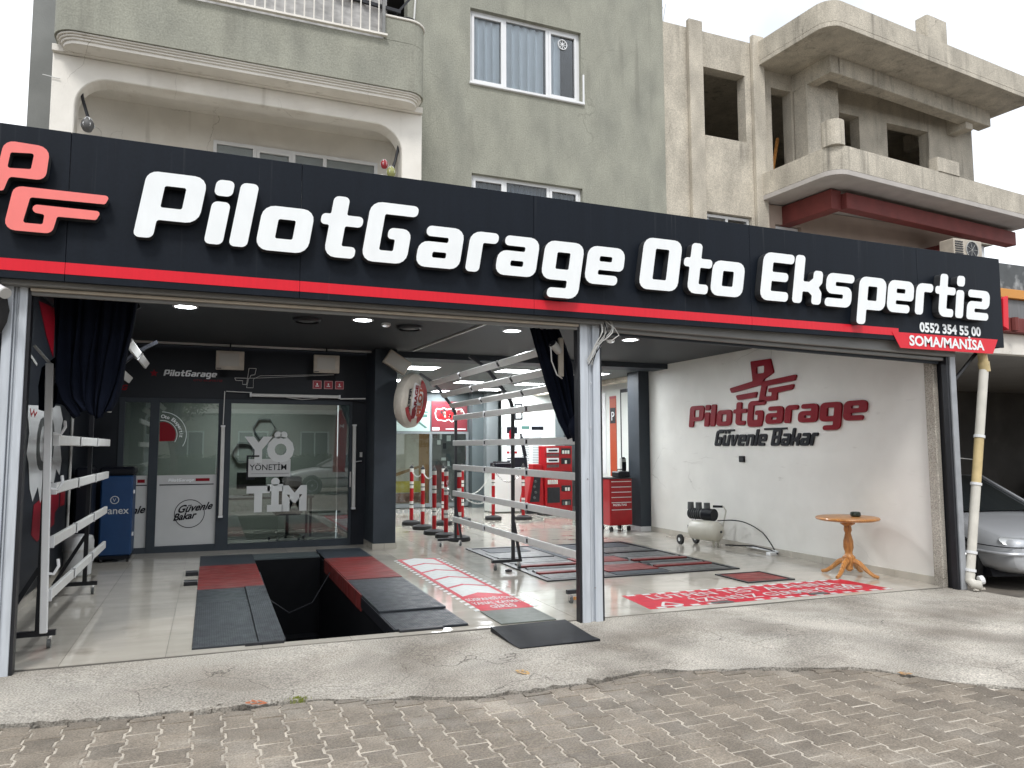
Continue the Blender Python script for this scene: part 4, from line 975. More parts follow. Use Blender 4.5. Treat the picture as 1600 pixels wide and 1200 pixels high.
# header graphics
mb = MB(); x = -.70
for ch in 'PilotGarage': glyph(mb, ch, lambda u,v,w: Vector((u,OY-.003-w,v)), .004, .0019, .2, x, 2.70); x += ADV[ch]*.0019
mb.build('lettering', m_signw, of)
text(MB(),'OTO EKSPERTIZ',frY(-.28,OY-.002,2.63),.045,width=.42).build('lettering', m_dred, of)
star = MB().prism([[(-.83+(.06 if i%2==0 else .028)*math.cos(i*math.pi/5+1.57),2.735+(.06 if i%2==0 else .028)*math.sin(i*math.pi/5+1.57)) for i in range(10)]], lambda u,v,w: Vector((u,OY-.001-w,v)), .003); star.build('star', m_dred, of)
def outline(pts, wdt=.008):
    g = MB(); k_ = len(pts)
    for i in range(k_): 
        a,b = pts[i],pts[(i+1)%k_]; g.beam((a[0],OY-.003,a[1]),(b[0],OY-.003,b[1]),.004,wdt,(0,1,0) if False else (0,0,1))
    return g
ol = [(.44,2.60),(.50,2.60),(.53,2.86),(.64,2.86),(.62,2.76),(.56,2.75),(.545,2.70),(.32,2.70),(.34,2.66),(.44,2.66)]
outline(ol).build('emblem_outline', m_lamp, of)
outline([(.50,2.55),(.53,2.70),(.68,2.71),(1.86,2.80),(1.86,2.805),(.70,2.745),(.60,2.69),(.60,2.55)],.006).build('emblem_outline', m_lamp, of)
for x in (1.52,1.70,1.88):
    sq = Bx(x,x+.145,OY-.004,OY-.0005,2.56,2.70).build('icon_tile', mat('icon red', (.38,.012,.03), .4), of)
    outline([(x+.008,2.568),(x+.137,2.568),(x+.137,2.692),(x+.008,2.692)],.004).build('icon_border', m_lamp, sq)
    MB().box(x+.045,x+.10,OY-.006,OY-.0042,2.60,2.612).box(x+.062,x+.082,OY-.006,OY-.0042,2.62,2.655).build('icon', m_signw, sq)
text(MB(),'PG',frY(-1.33,OY-.002,2.47),.11,shear=.3,offset=.005).build('lettering', m_dred, of)
Bx(2.14,2.16,OY-.03,OY-.021,.95,1.2).build('door_plate', m_alu, of)
# office interior
oi_ = thing('office_room', 'pale walled office room seen through the glass', 'room', (.5,9.2,0))
Bx(XL,2.38,9.3,9.4,-.05,CZ).build('back_wall', mat('sage wall', (.30,.32,.28), .7, var=.04), oi_)
Bx(XL-.1,XL,6.53,9.3,-.05,CZ).build('side_wall', m_grey, oi_)
Bx(2.40,2.50,6.53,9.3,-.05,CZ).build('side_wall', m_grey, oi_)
Bx(XL,2.40,6.53,9.3,2.75,2.8).build('room_ceiling', m_ceil2, oi_)
olp = thing('office_lamp', 'lit panel on the office ceiling behind the glass', 'ceiling light', (.6,8,2.74))
Bx(.3,.9,7.7,8.3,2.735,2.748).build('diffuser', m_led, olp); add_light('lamp', olp, (.6,8,2.70), 14, .5, .5)
dk = thing('desk', 'dark office desk standing behind the lettered window', 'desk', (.75,8.2,0))
Bx(.15,1.75,7.75,8.45,.70,.74).build('top', m_plategrey, dk, bevel=.005)
for x in (.2,1.68):
    for y in (7.8,8.4): Bx(x,x+.04,y,y+.04,gz(x),.70).build('leg', m_black, dk)
mn = thing('desk_monitor', 'dark computer monitor on the office desk', 'monitor', (.7,8.2,.74))
Bx(.45,.95,8.2,8.23,.86,1.16).build('screen', m_bacr, mn, bevel=.005); Bx(.66,.74,8.21,8.24,.745,.87).build('stand', m_black, mn); Bx(.56,.84,8.12,8.32,.741,.752).build('foot', m_black, mn)
ch_ = thing('office_chair', 'swivel office chair with star base behind the office window', 'chair', (1.25,7.3,gz(1.2)))
MB().cyl((1.25,7.3,.1),(1.25,7.3,.46),.03,.025,10).build('column', m_black, ch_)
for i in range(5):
    a = i*2*math.pi/5+.3; e = (1.25+.30*math.cos(a),7.3+.30*math.sin(a))
    lg = MB().beam((1.25,7.3,.13),(e[0],e[1],.09),.04,.025).build('leg', m_chrome, ch_)
    MB().cyl((e[0]-.02,e[1],.055),(e[0]+.02,e[1],.055),.03,.03,12).build('castor', m_black, lg)
Bx(1.02,1.48,7.07,7.53,.46,.54).build('seat', m_fabric, ch_, bevel=.03, seg=2); Bx(1.05,1.45,7.0,7.06,.62,1.12).build('backrest', m_fabric, ch_, bevel=.025, seg=2); Bx(1.22,1.28,7.02,7.06,.5,.66).build('back_bar', m_black, ch_)
for x,z,nm in ((.96,1.98,'top'),(.60,1.52,'lower left'),(1.22,1.62,'lower right')):
    hx = thing('hexagon_shelf', f'dark hexagonal wall shelf in the office, {nm} of three', 'shelf', (x,9.2,z))
    for i in range(6):
        a,b = R(60*i),R(60*i+60); rr_ = .205
        MB().beam((x+rr_*math.cos(a),9.22,z+rr_*math.sin(a)),(x+rr_*math.cos(b),9.22,z+rr_*math.sin(b)),.09,.013,(math.cos((a+b)/2),0,math.sin((a+b)/2))).build('board', m_grey, hx)
# lamp tubes round the office window
def tube_lamp(label, a, b, grp='lamp bars round the office window'):
    t_ = thing('lamp_bar', label, 'lamp', a, group=grp)
    MB().beam(a,b,.055,.05).build('housing', m_lamp, t_, bevel=.006)
    d_ = (Vector(b)-Vector(a)).normalized()
    MB().beam(Vector(a)-d_*.03,Vector(a)-d_*.001,.065,.06).build('end_cap', m_gloss, t_); MB().beam(Vector(b)+d_*.001,Vector(b)+d_*.03,.065,.06).build('end_cap', m_gloss, t_)
    return t_
tube_lamp('upright pale lamp bar between the office door and window', (.17,OY-.06,.56),(.17,OY-.06,1.92))
tube_lamp('upright pale lamp bar at the right edge of the office window', (2.20,OY-.06,.62),(2.20,OY-.06,1.95))
hb = tube_lamp('level pale lamp bar above the office window', (.58,OY-.06,2.43),(1.93,OY-.06,2.43))
MB().tube([(1.1,OY-.07,2.405),(1.35,OY-.08,2.375),(1.6,OY-.07,2.40)],.006,5).build('cable', m_lamp, hb, smooth=True)
MB().beam((1.96,OY-.06,2.40),(2.34,OY-.25,2.40),.02,.02).build('arm', m_lamp, hb); MB().beam((.20,OY-.06,2.48),(.58,OY-.06,2.47),.012,.012).build('arm', m_lamp, hb); MB().beam((.18,OY-.06,2.48),(.17,OY-.06,1.96),.012,.012).build('arm', m_lamp, hb)
# door handle by the column
dh = thing('door_lever', 'steel lever handle on the dark panel beside the column', 'handle', (2.28,OY-.03,1.4))
MB().cyl((2.20,OY-.05,1.36),(2.33,OY-.05,1.375),.008,.008,8).build('lever', m_alu, dh); Bx(2.30,2.34,OY-.045,OY-.001,1.44,1.52).build('plate', m_alu, dh)

# ================================================================ rear bay back wall
def poster(name,label,fr_,w,h,base,items):
    t_ = thing(name, label, 'poster', fr_(0,0,0))
    MB().prism([[(0,0),(w,0),(w,h),(0,h)]], fr_, .012).build('sheet', base, t_)
    for it in items:
        k_, m2 = it[0], it[-1]
        if k_ == 'r':
            _,a,b,c,d,_m = it; MB().prism([[(a,b),(c,b),(c,d),(a,d)]], lambda u,v,w_: fr_(u,v,.0125+w_), .001).build('print', m2, t_)
        elif k_ == 't':
            _,body,a,b,sz,_m = it; text(MB(), body, lambda u,v,w_: fr_(a+u,b+v,.0135+w_), sz).build('print', m2, t_)
        elif k_ == 'p':
            _,pts,_m = it; MB().prism([pts], lambda u,v,w_: fr_(u,v,.0130+w_), .001).build('print', m2, t_)
    return t_
BY = 13.45
fB = lambda x,z: (lambda u,v,w: Vector((x+u,BY-w,z+v)))
m_teal = mat('pale teal print', (.36,.46,.43), .5); m_tdark = mat('teal dark print', (.05,.13,.11), .5)
poster('green_poster', 'pale green vehicle lift poster above the rear glass', fB(4.45,2.03), 1.05,.82, m_teal, [('r',.62,.50,1.0,.54,m_tdark),('r',.62,.38,.98,.46,m_tdark),('p',[(.62,.30),(.70,.30),(.98,.10),(.92,.08)],m_tdark),('r',.7,.25,.76,.5,m_tdark),('t','VEHICLE LIFT'[:0] or ' ',.6,.05,.05,m_tdark)])
mapo = [(.10,.50),(.14,.62),(.24,.60),(.34,.64),(.44,.60),(.60,.63),(.74,.60),(.86,.62),(.93,.50),(.90,.36),(.78,.33),(.66,.32),(.58,.26),(.48,.33),(.38,.28),(.28,.30),(.18,.30),(.12,.38)]
rp2 = poster('red_poster', 'dark red poster with a white outlined country map', fB(5.55,2.03), 1.02,.82, mat('dark red print',(.16,.012,.02),.4), [('r',.02,.03,.22,.11,m_signw),('r',.05,.70,.50,.74,mat('icon red',(.38,.012,.03))),('p',[(.2,.34),(.85,.36),(.7,.5),(.45,.55),(.25,.5)],m_fire),('r',.40,.055,.98,.075,m_signw)])
for i in range(len(mapo)):
    a,b = mapo[i],mapo[(i+1)%len(mapo)]
    MB().beam((5.55+a[0],BY-.015,2.03+a[1]),(5.55+b[0],BY-.015,2.03+b[1]),.003,.022).build('map_outline', m_signw, rp2)
rpz = random.Random(4)
for i in range(16):
    u,v = rpz.uniform(.2,.85),rpz.uniform(.36,.56); MB().prism([[(u,v),(u+.05,v),(u+.05,v+.07),(u,v+.07)]], lambda a,b,w: Vector((5.55+a,BY-.0150-w,2.03+b)), .001).build('print', rpz.choice((m_dred,m_pink,m_black)), rp2)
# rear glass; a lit and a dim workshop are coloured onto flat backings
rg = thing('rear_glass', 'grey framed glass partition at the back of the rear bay', 'partition', (5.4,BY-.05,0))
m_gfr = mat('grey frame paint', (.16,.18,.185), .5)
m_rw = mat('pale workshop wall', (.48,.46,.38), .7, var=.08)
for a in ((4.3,6.6,1.96,2.02),(4.3,6.6,.0,.10)): Bx(a[0],a[1],BY-.06,BY-.001,a[2],a[3]).build('frame', m_gfr, rg)
for x in (4.3,5.48,6.52): Bx(x,x+.08,BY-.06,BY-.001,.10,1.96).build('frame', m_gfr, rg)
Bx(4.38,5.48,BY-.012,BY-.002,.10,1.96).build('backing', m_rw, rg); Bx(5.56,6.52,BY-.012,BY-.002,.10,1.96).build('backing', mat('dim workshop',(.12,.125,.12),.8,var=.3,scale=3), rg)
Bx(5.20,5.48,BY-.020,BY-.0125,.10,1.96).build('brown_door', mat('ochre board',(.28,.16,.06),.6,var=.2,scale=3,stretch=(4,1,.4)), rg)
Bx(4.38,5.25,BY-.034,BY-.021,.40,.70).build('yellow_panel', mat('lift yellow',(.50,.42,.05),.45), rg); Bx(4.38,5.40,BY-.028,BY-.0205,.13,.38).build('brown_panel', mat('rust panel',(.20,.09,.05),.6,var=.3,scale=4), rg)
MB().prism([[(4.38,.86),(4.5,.80),(5.3,1.08),(5.3,1.14)]], lambda u,v,w: Vector((u,BY-.021-w,v)), .012).build('lift_arm', mat('ochre board',(.28,.16,.06)), rg)
rgz = random.Random(8)
for i in range(14):
    x,z = rgz.uniform(5.6,6.4),rgz.uniform(.9,1.85); Bx(x,x+rgz.uniform(.05,.14),BY-.022,BY-.0125,z,z+rgz.uniform(.06,.2)).build('shelf_item', rgz.choice((m_white2,m_black,m_plategrey,m_grey)), rg)
Bx(4.38,5.48,BY-.045,BY-.040,.10,1.96).build('pane', m_glassc, rg); Bx(5.56,6.52,BY-.045,BY-.040,.10,1.96).build('pane', m_glassc, rg)
Bx(6.62,6.95,13.15,BY-.001,-.05,PZ).build('pier', m_grey, rg); Bx(6.9501,7.28,12.9,BY-.001,-.05,PZ).build('pier', m_gfr, rg)
rwl = thing('white_partition', 'white partition wall with printed boards in the rear bay', 'wall', (7.8,12.5,0))
Bx(7.281,8.84,12.55,12.65,-.05,PZ).build('wall', m_white2, rwl)
fW = lambda x,z: (lambda u,v,w: Vector((x+u,12.55-w,z+v)))
m_tx = mat('grey print', (.30,.33,.33), .6)
def rows_of(a,b,c,d,n_,m_=None): return [('r',a,b+(d-b)*i/n_,c-(.03 if i%3==0 else 0),b+(d-b)*i/n_+(d-b)/n_*.45,m_ or m_tx) for i in range(n_)]
poster('notice_board', 'white notice board with a red and black round emblem', fW(7.34,.98),.42,1.20, m_gloss, [('r',.05,.98,.36,1.16,m_bacr),('p',[(.2+.09*math.cos(t),.93+.17*math.sin(t)) for t in [i*.524 for i in range(12)]],m_dred),*rows_of(.05,.55,.36,.72,5),*rows_of(.06,.10,.36,.36,4,m_bacr),('r',.05,.44,.13,.50,m_fire),('r',.16,.44,.24,.50,m_fire),('r',.27,.44,.35,.50,m_fire)])
poster('notice_board', 'narrow white notice board covered in small print', fW(7.80,.98),.28,1.20, m_gloss, [('r',.02,1.10,.26,1.19,m_tdark),*rows_of(.03,.05,.25,1.04,20)])
poster('notice_board', 'white notice board with dark heading beside the grey pier', fW(8.12,.98),.36,1.20, m_gloss, [('r',.0,1.08,.36,1.18,m_bacr),*rows_of(.03,.05,.33,1.04,22)])
MB().box(7.62,7.66,12.53,12.549,2.34,2.78).box(7.82,7.86,12.53,12.549,2.34,2.78).box(7.66,7.82,12.53,12.549,2.74,2.78).box(7.66,7.82,12.53,12.549,2.34,2.38).build('wall_frame', m_black, rwl)
# grey pier and right hand rear wall
rp3 = thing('pier', 'mid grey pier in the rear bay behind the red display', 'column', (8.6,11.2,0))
Bx(8.30,8.849,10.9,11.4,-.1,PZ).build('shaft', m_grey, rp3, bevel=.01); Bx(8.29,8.849,10.89,11.41,-.1,.1).build('foot', m_gfr, rp3)
fR = lambda y,z: (lambda u,v,w: Vector((8.85-w,y-u,z+v)))
wb = poster('wall_board', 'tall white door panel with black edge behind the drawer cabinet', fR(9.0,-.05),1.35,3.0, m_white2, [('r',.0,.0,.05,2.95,m_bacr),('r',1.28,.0,1.35,2.95,m_bacr),('r',.0,2.9,1.35,2.98,m_bacr)])
wb2 = poster('orange_banner', 'orange wall banner with a black and white badge', fR(9.50,.9),.3,1.9, mat('orange print',(.40,.06,.015),.5), [('r',.02,1.25,.28,1.62,m_bacr),('t','P',.07,1.32,.30,m_signw),('r',.0,1.84,.3,1.9,m_fire)])
poster('white_board', 'large white wall board with small red marks behind the red display', fR(10.85,.95),1.15,1.95, m_gloss, [('r',.35,.22,.45,.30,m_fire),('r',.35,.34,.45,.42,m_fire),('t','KAR',.5,.24,.16,m_bacr),('r',.42,.5,.46,1.3,m_bacr),('r',.30,.05,.9,.09,m_bacr)])
rd = thing('wall_dial', 'round black framed dial on the wall behind the curtain', 'clock', (8.83,10.35,2.6))
MB().lathe([(.13,0),(.17,0),(.17,.05),(.13,.05)], (8.835,10.35,2.62), 24, axis=(-1,0,0), closed=True).build('rim', m_bacr, rd); MB().cyl((8.836,10.35,2.62),(8.82,10.35,2.62),.13,.13,24).build('face', m_gloss, rd); MB().beam((8.815,10.35,2.62),(8.815,10.42,2.68),.006,.015,(1,0,0)).build('hand', m_bacr, rd)
# ================================================================ lamp racks (arched frames of lamp bars on castors)
def rack(label, xp, sgn, ys, yb0, yb1, front_tube=False):
    t_ = thing('lamp_rack', label, 'rack', (xp,ys[0],gz(xp)), group='arched lamp racks')
    g0 = gz(xp)
    arch = [(xp,2.10),(xp+sgn*.03,2.22),(xp+sgn*.12,2.34),(xp+sgn*.30,2.56),(xp+sgn*.42,2.68),(xp+sgn*.62,2.80)]
    for y in ys:
        fr_ = Bx(xp-.02,xp+.02,y-.02,y+.02,g0+.13,2.10).build('upright', m_black, t_)
        ah = MB()
        for a,b in zip(arch,arch[1:]): ah.beam((a[0],y,a[1]),(b[0],y,b[1]),.04,.04,(0,1,0))
        ah.build('arch', m_black, t_)
        bs = Bx(xp-.06 if sgn<0 else xp-.28, xp+.28 if sgn<0 else xp+.06, y-.02,y+.02,g0+.10,g0+.14)
        x0,x1 = (xp-.30,xp+.12); 
        bs = Bx(x0,x1,y-.022,y+.022,g0+.095,g0+.135).build('base_bar', m_black, t_)
        MB().beam((x1-.02 if sgn<0 else x0+.02,y,g0+.135),(xp+(.01 if sgn<0 else -.01),y,g0+.62),.035,.03,(0,1,0)).build('stay', m_black, t_)
        for x in (x0+.04,x1-.04):
            MB().cyl((x,y,g0+.095),(x,y,g0+.075),.02,.02,8).box(x-.018,x-.013,y-.03,y+.02,g0+.03,g0+.078).box(x+.013,x+.018,y-.03,y+.02,g0+.03,g0+.078).build('fork', m_chrome, bs)
            MB().cyl((x-.012,y-.015,g0+.035),(x+.012,y-.015,g0+.035),.035,.035,16).build('wheel', m_plategrey, bs)
    zs = [.43,.85,1.275,1.665,2.08]
    pos = [(xp-sgn*.0+sgn*.045,z) for z in zs] + [(xp+sgn*.10,2.28),(xp+sgn*.25,2.45),(xp+sgn*.43,2.64)]
    L_ = (yb1-yb0)/3
    for x,z in pos:
        tilt_ = (0,0,1) if z < 2.2 else Vector((sgn*.5,0,.86))
        for i in range(3):
            a,b = yb0+L_*i+.03, yb0+L_*(i+1)-.03
            br = MB().beam((x,a,z),(x,b,z),.035,.085,tilt_).build('lamp_bar', m_lamp, t_, bevel=.006)
            if i: MB().beam((x,a-.055,z),(x,a-.005,z),.03,.05,tilt_).build('joiner', m_black, br)
            MB().beam((x,a-.001,z),(x,a+.028,z),.042,.092,tilt_).build('end_cap', m_gloss, br)
    return t_
rack('lamp rack on castors with pale bars beside the dark left wall', -1.21, 1, (.89,3.2), .93, 4.35)
rk = rack('lamp rack on castors with pale bars curving over the right of the arrow sticker', 3.755, -1, (1.0,3.2,5.7), 1.05, 5.70)
fl = thing('upright_lamp', 'tall white lamp strip standing at the front of the left rack', 'lamp', (-1.17,.83,gz(-1.2)+.13))
MB().beam((-1.165,.84,.165),(-1.215,.84,2.28),.052,.04,(0,1,0)).build('strip', m_gloss, fl, bevel=.004)
for z in (.62,1.28,1.72): MB().tube([(-1.17,.86,z),(-1.12,.87,z-.01),(-1.09,.88,z+.05),(-1.10,.90,z+.10)],.012,6).build('hook', m_gloss, fl, smooth=True)
MB().beam((-1.215,.85,2.28),(-1.33,.86,2.42),.02,.02).build('arm', m_lamp, fl); MB().beam((-1.16,.86,2.28),(-1.08,.87,2.36),.05,.012).build('arm_plate', m_lamp, fl)

# ================================================================ curtains
def drape(name, label, sections, y0, nf, amp, loc):
    t_ = thing(name, label, 'curtain', loc)
    rows = []; K = nf*6
    for j,(z,xa,xb,yy) in enumerate(sections):
        r_ = []
        for i in range(K+1):
            f_ = i/K; ph = f_*nf*2*math.pi
            r_.append(Vector((xa+(xb-xa)*f_+.012*math.sin(ph*.5+j), y0+yy+amp*math.sin(ph+.25*j)*(.55+.45*math.sin(i*.37+2)), z+.03*math.sin(f_*9+j)*(1 if j == len(sections)-1 else .15))))
        rows.append(r_)
    # refine rows
    fine_ = []
    for a,b in zip(rows,rows[1:]):
        for t in range(4): fine_.append([p.lerp(q_,t/4) for p,q_ in zip(a,b)])
    fine_.append(rows[-1])
    o_ = MB().grid(fine_).build('cloth', m_fabric, t_, smooth=True); o_.modifiers.new('s','SOLIDIFY').thickness = .006
    return t_
cl = drape('curtain', 'dark navy curtain gathered up over the left lamp rack', [(2.82,-1.17,-.58,0),(2.55,-1.16,-.60,.0),(2.30,-1.15,-.64,.0),(2.12,-1.13,-.66,-.02),(1.98,-1.08,-.70,-.03),(1.86,-.98,-.75,-.04)], .60, 9, .035, (-.9,.6,2.8))
MB().cyl((-1.22,.6,2.84),(3.15,.6,2.84),.014,.014,8).build('rail', m_black, cl)
cl2 = drape('curtain', 'dark bunched cloth hanging behind the white upright lamp strip', [(2.34,-1.20,-1.02,0),(2.25,-1.30,-.99,0),(2.1,-1.32,-1.0,0),(1.93,-1.30,-1.03,0)], .95, 5, .04, (-1.15,.95,2.3))
cr_ = drape('curtain', 'dark navy curtain pulled aside against the middle post', [(2.76,2.86,3.175,0),(2.6,2.90,3.24,0),(2.42,2.97,3.32,.02),(2.2,3.06,3.36,.04),(2.0,3.15,3.38,.05),(1.84,3.22,3.39,.05),(1.68,3.30,3.40,.03)], .56, 6, .035, (3.0,.56,2.76))
kn = MB().lathe([(.02,.12),(.07,.06),(.085,0),(.075,-.07),(.04,-.12),(.005,-.14)], (3.335,.50,1.80), 12); kn.build('knot', m_fabric, cr_, smooth=True)
kn2 = drape('curtain', 'dark curtain end knotted just right of the middle post', [(1.99,3.46,3.49,0),(1.90,3.45,3.52,0),(1.80,3.45,3.55,0),(1.72,3.46,3.53,0)], .5, 2, .03, (3.5,.5,2.0))

# ================================================================ floor stickers
m_stw = mat('sticker white', (.56,.58,.57), .45, var=.12, scale=8, spec=.25); m_str = mat('sticker red', (.50,.014,.035), .45, var=.2, scale=6, spec=.2)
m_stb = mat('sticker black', (.03,.03,.035), .4)
def fz0(h): return lambda u,v,w: Vector((u,v,gz(u)+h+w))
st = thing('arrow_sticker', 'red floor sticker with five white chevrons pointing away from the street', 'floor sticker', (2.77,.95,gz(2.77)))
MB().prism([[(2.50,.95),(3.06,.95),(3.06,4.52),(2.50,4.52)]], fz0(.0005), .0015).build('field', m_str, st)
for i in range(24):
    y = .95+i*.1487
    for x0,x1 in ((2.44,2.497),(3.063,3.12)): MB().prism([[(x0,y),(x1,y+.03),(x1,y+.10),(x0,y+.07)]], fz0(.0005), .0015).build('stripe', m_stw if i%1==0 else m_str, st)
for i in range(5):
    y = 1.68+i*.56; MB().prism([[(2.55,y),(2.78,y+.17),(3.01,y),(3.01,y+.48),(2.78,y+.65),(2.55,y+.48)]], fz0(.0024), .0012).build('chevron', m_stw, st)
for i,(tx_,z_) in enumerate((('SÜSPANSİYON',1.42),('YANAL KAYMA',1.22),('GİRİŞ',1.03))):
    text(MB(), tx_, lambda u,v,w: Vector((2.78+u,z_+v,gz(2.78+u)+.0030+w)), .17, offset=.004, align='CENTER', width=min(.52,.05*len(tx_)+.02)).build('lettering', m_stw, st)
st2 = thing('test_sticker', 'long red floor sticker with white lettering across the right bay entrance', 'floor sticker', (5.7,.42,gz(5.7)))
SQ = [(4.10,.44),(7.35,.40),(7.28,1.12),(4.18,1.13)]
MB().prism([SQ], fz0(.0005), .0015).build('field', m_str, st2)
for i in range(32):
    t = i/32; a = Vector(SQ[0]).lerp(Vector(SQ[1]),t); b = Vector(SQ[3]).lerp(Vector(SQ[2]),t)
    if i%2:
        if not 9 < i < 13: MB().prism([[(a.x,a.y-.001),(a.x+.10,a.y-.001),(a.x+.10,a.y+.055),(a.x,a.y+.055)]], fz0(.0024), .0012).build('check', m_stw, st2)
        MB().prism([[(b.x-.05,b.y-.055),(b.x+.05,b.y-.055),(b.x+.05,b.y-.001),(b.x-.05,b.y-.001)]], fz0(.0024), .0012).build('check', m_stw, st2)
for tx_,x,y,wd in (('LÜTFEN TEST ALANINA',4.38,.83,2.6),('İZİNSİZ GİRMEYİNİZ',4.75,.55,2.3)):
    text(MB(), tx_, lambda u,v,w: Vector((x+u,y+v,gz(x+u)+.0024+w)), .26, offset=.002, width=wd).build('lettering', m_stw, st2)
for cx,cy in ((4.42,.58),(7.02,.72)):
    tri_o = [(cx-.16,cy-.09,.03),(cx+.16,cy-.09,.03),(cx,cy+.13,.03)]; tri_i = [(cx-.10,cy-.06,.015),(cx+.10,cy-.06,.015),(cx,cy+.08,.015)]
    MB().prism([rnd(tri_o),rnd(tri_i)], fz0(.0038), .0012).build('warning_triangle', m_stw, st2)
for cx,cy in ((4.98,.45),(6.3,.46)):
    MB().prism([rnd([(cx-.14,cy-.02,.02),(cx+.16,cy-.03,.02),(cx+.12,cy+.07,.02),(cx-.1,cy+.06,.02)])], fz0(.0050), .0008).build('scuff', m_plategrey, st2)

# ================================================================ roller tester set in the floor
rt2 = thing('brake_tester', 'roller brake tester set in the floor with red and grey plates', 'tester', (5.2,3.6,gz(5.2)))
TX0,TX1,TY0,TY1 = 3.78,6.62,2.18,5.25
fr_ = .07
for a in ((TX0,TX1,TY0,TY0+fr_),(TX0,TX1,TY1-fr_,TY1),(TX0,TX0+fr_,TY0+fr_,TY1-fr_),(TX1-fr_,TX1,TY0+fr_,TY1-fr_)): Bx(*a,.001,.016).tilt().build('frame', m_black, rt2)
Bx(TX0+fr_,TX1-fr_,TY0+fr_,TY1-fr_,.001,.006).tilt().build('bed', m_black, rt2)
m_sil = mat('worn silver plate', (.22,.22,.22), .4, .4, var=.2, scale=6)
def bed(x0,x1,y0,y1,m_,nm,h=.014): Bx(x0,x1,y0,y1,.0065,h).tilt().build(nm, m_, rt2, bevel=.003)
for x0,x1 in ((TX0+.10,4.75),(5.62,TX1-.10)):
    bed(x0,x1,2.28,2.62,m_plategrey,'plate'); 
    bed(x0,x1,2.64,2.74,m_platered,'red_bar',.03)
    MB().cyl((x0+.02,2.86,gz(x0)-.07),(x1-.02,2.86,gz(x1)-.07),.10,.10,16).build('roller', m_sil, rt2, smooth=True)
    MB().cyl((x0+.02,3.10,gz(x0)-.055),(x1-.02,3.10,gz(x1)-.055),.08,.08,16).build('roller', m_plategrey, rt2, smooth=True)
    bed(x0,x1,3.22,3.32,m_platered,'red_bar',.03)
    MB().cyl((x0+.02,3.45,gz(x0)-.07),(x1-.02,3.45,gz(x1)-.07),.10,.10,16).build('roller', m_sil, rt2, smooth=True)
    bed(x0,x1,3.58,3.98,m_plategrey,'plate'); bed(x0,x1,4.02,4.14,m_black,'bar',.022); bed(x0,x1,4.18,4.62,m_plategrey,'plate'); bed(x0+.1,x1-.1,4.66,5.12,m_dark2,'plate')
bed(4.80,5.57,2.28,2.50,m_dark2,'plate'); bed(4.80,5.57,2.52,3.0,m_platered,'red_plate',.02); bed(4.80,5.57,3.02,3.26,m_plategrey,'plate'); bed(4.80,5.57,3.28,3.72,m_platered,'red_plate',.02); bed(4.80,5.57,3.74,5.15,m_dark2,'plate')
sp = thing('slip_plate', 'small red slip plate in a dark frame between tester and sticker', 'plate', (6.35,1.6,gz(6.35)))
for a in ((6.0,6.72,1.27,1.31),(6.0,6.72,1.86,1.90),(6.0,6.04,1.31,1.86),(6.68,6.72,1.31,1.86)): Bx(*a,.001,.014).tilt().build('frame', m_black, sp)
Bx(6.05,6.67,1.32,1.85,.001,.010).tilt().build('plate', m_platered, sp, bevel=.003)
rl_ = tag(MB().obox((2.0+1.55,1.02,gz(3.55)+.04),(.06,.04,.03)).build('wood_wedge', m_wood, loc=(3.55,1.02,gz(3.55)+.02)), 'small orange wedge on the tiles beside the rack castor', 'wedge')
dbr = tag(MB().lathe([(.005,0),(.05,.004),(.045,.02),(.01,.03)], (0,0,0), 7).build('rag', m_rubber, loc=(3.62,3.02,gz(3.6)+.003), local=True), 'scrap of black rubber under the right lamp rack', 'scrap')

# ================================================================ crowd barrier posts with chain
m_pw = mat('barrier white', (.62,.62,.58), .4)
def barrier(x,y,label,first=[None]):
    loc = (x,y,gz(x))
    if first[0]: return copy_thing(first[0], loc, label=label)
    t_ = thing('barrier_post', label, 'barrier post', loc, group='red and white chain posts in the rear bay'); g0 = gz(x)
    MB().lathe([(.19,0),(.20,.02),(.19,.07),(.10,.095),(.05,.10)], (x,y,g0), 24).build('base', m_rubber, t_, smooth=True)
    z = .10
    for h,m_ in ((.25,m_fire),(.06,m_pw),(.02,m_black),(.06,m_pw),(.27,m_fire),(.06,m_pw),(.02,m_black),(.06,m_pw),(.20,m_fire),(.075,m_pw)):
        MB().cyl((x,y,g0+z),(x,y,g0+z+h-.001),.040,.040,16).build('sleeve', m_, t_, smooth=True); z += h
    cp = MB().lathe([(.042,0),(.045,.015),(.02,.05),(.012,.06)], (x,y,g0+z), 14).build('cap', m_rubber, t_, smooth=True)
    MB().tube([(x,y,g0+z+.05),(x+.015,y,g0+z+.075),(x,y,g0+z+.095),(x-.015,y,g0+z+.075),(x,y,g0+z+.05)],.005,5).build('eye', m_chrome, cp)
    first[0] = t_; return t_
BP = [(3.93,9.25,'farthest of the row behind the column'),(3.92,8.33,'second farthest of the row behind the column'),(3.89,7.41,'second nearest of the row behind the column'),(3.95,6.86,'nearest of the full height row behind the column'),(4.56,9.04,'between the row and the rack upright'),(4.03,6.35,'standing right behind the far rack upright'),(5.15,9.57,'between the two rack uprights at left'),(5.96,9.78,'in front of the white notice boards'),(6.62,9.60,'beside the red display cart')]
for x,y,l in BP: barrier(x,y,'red and white barrier post, '+l)
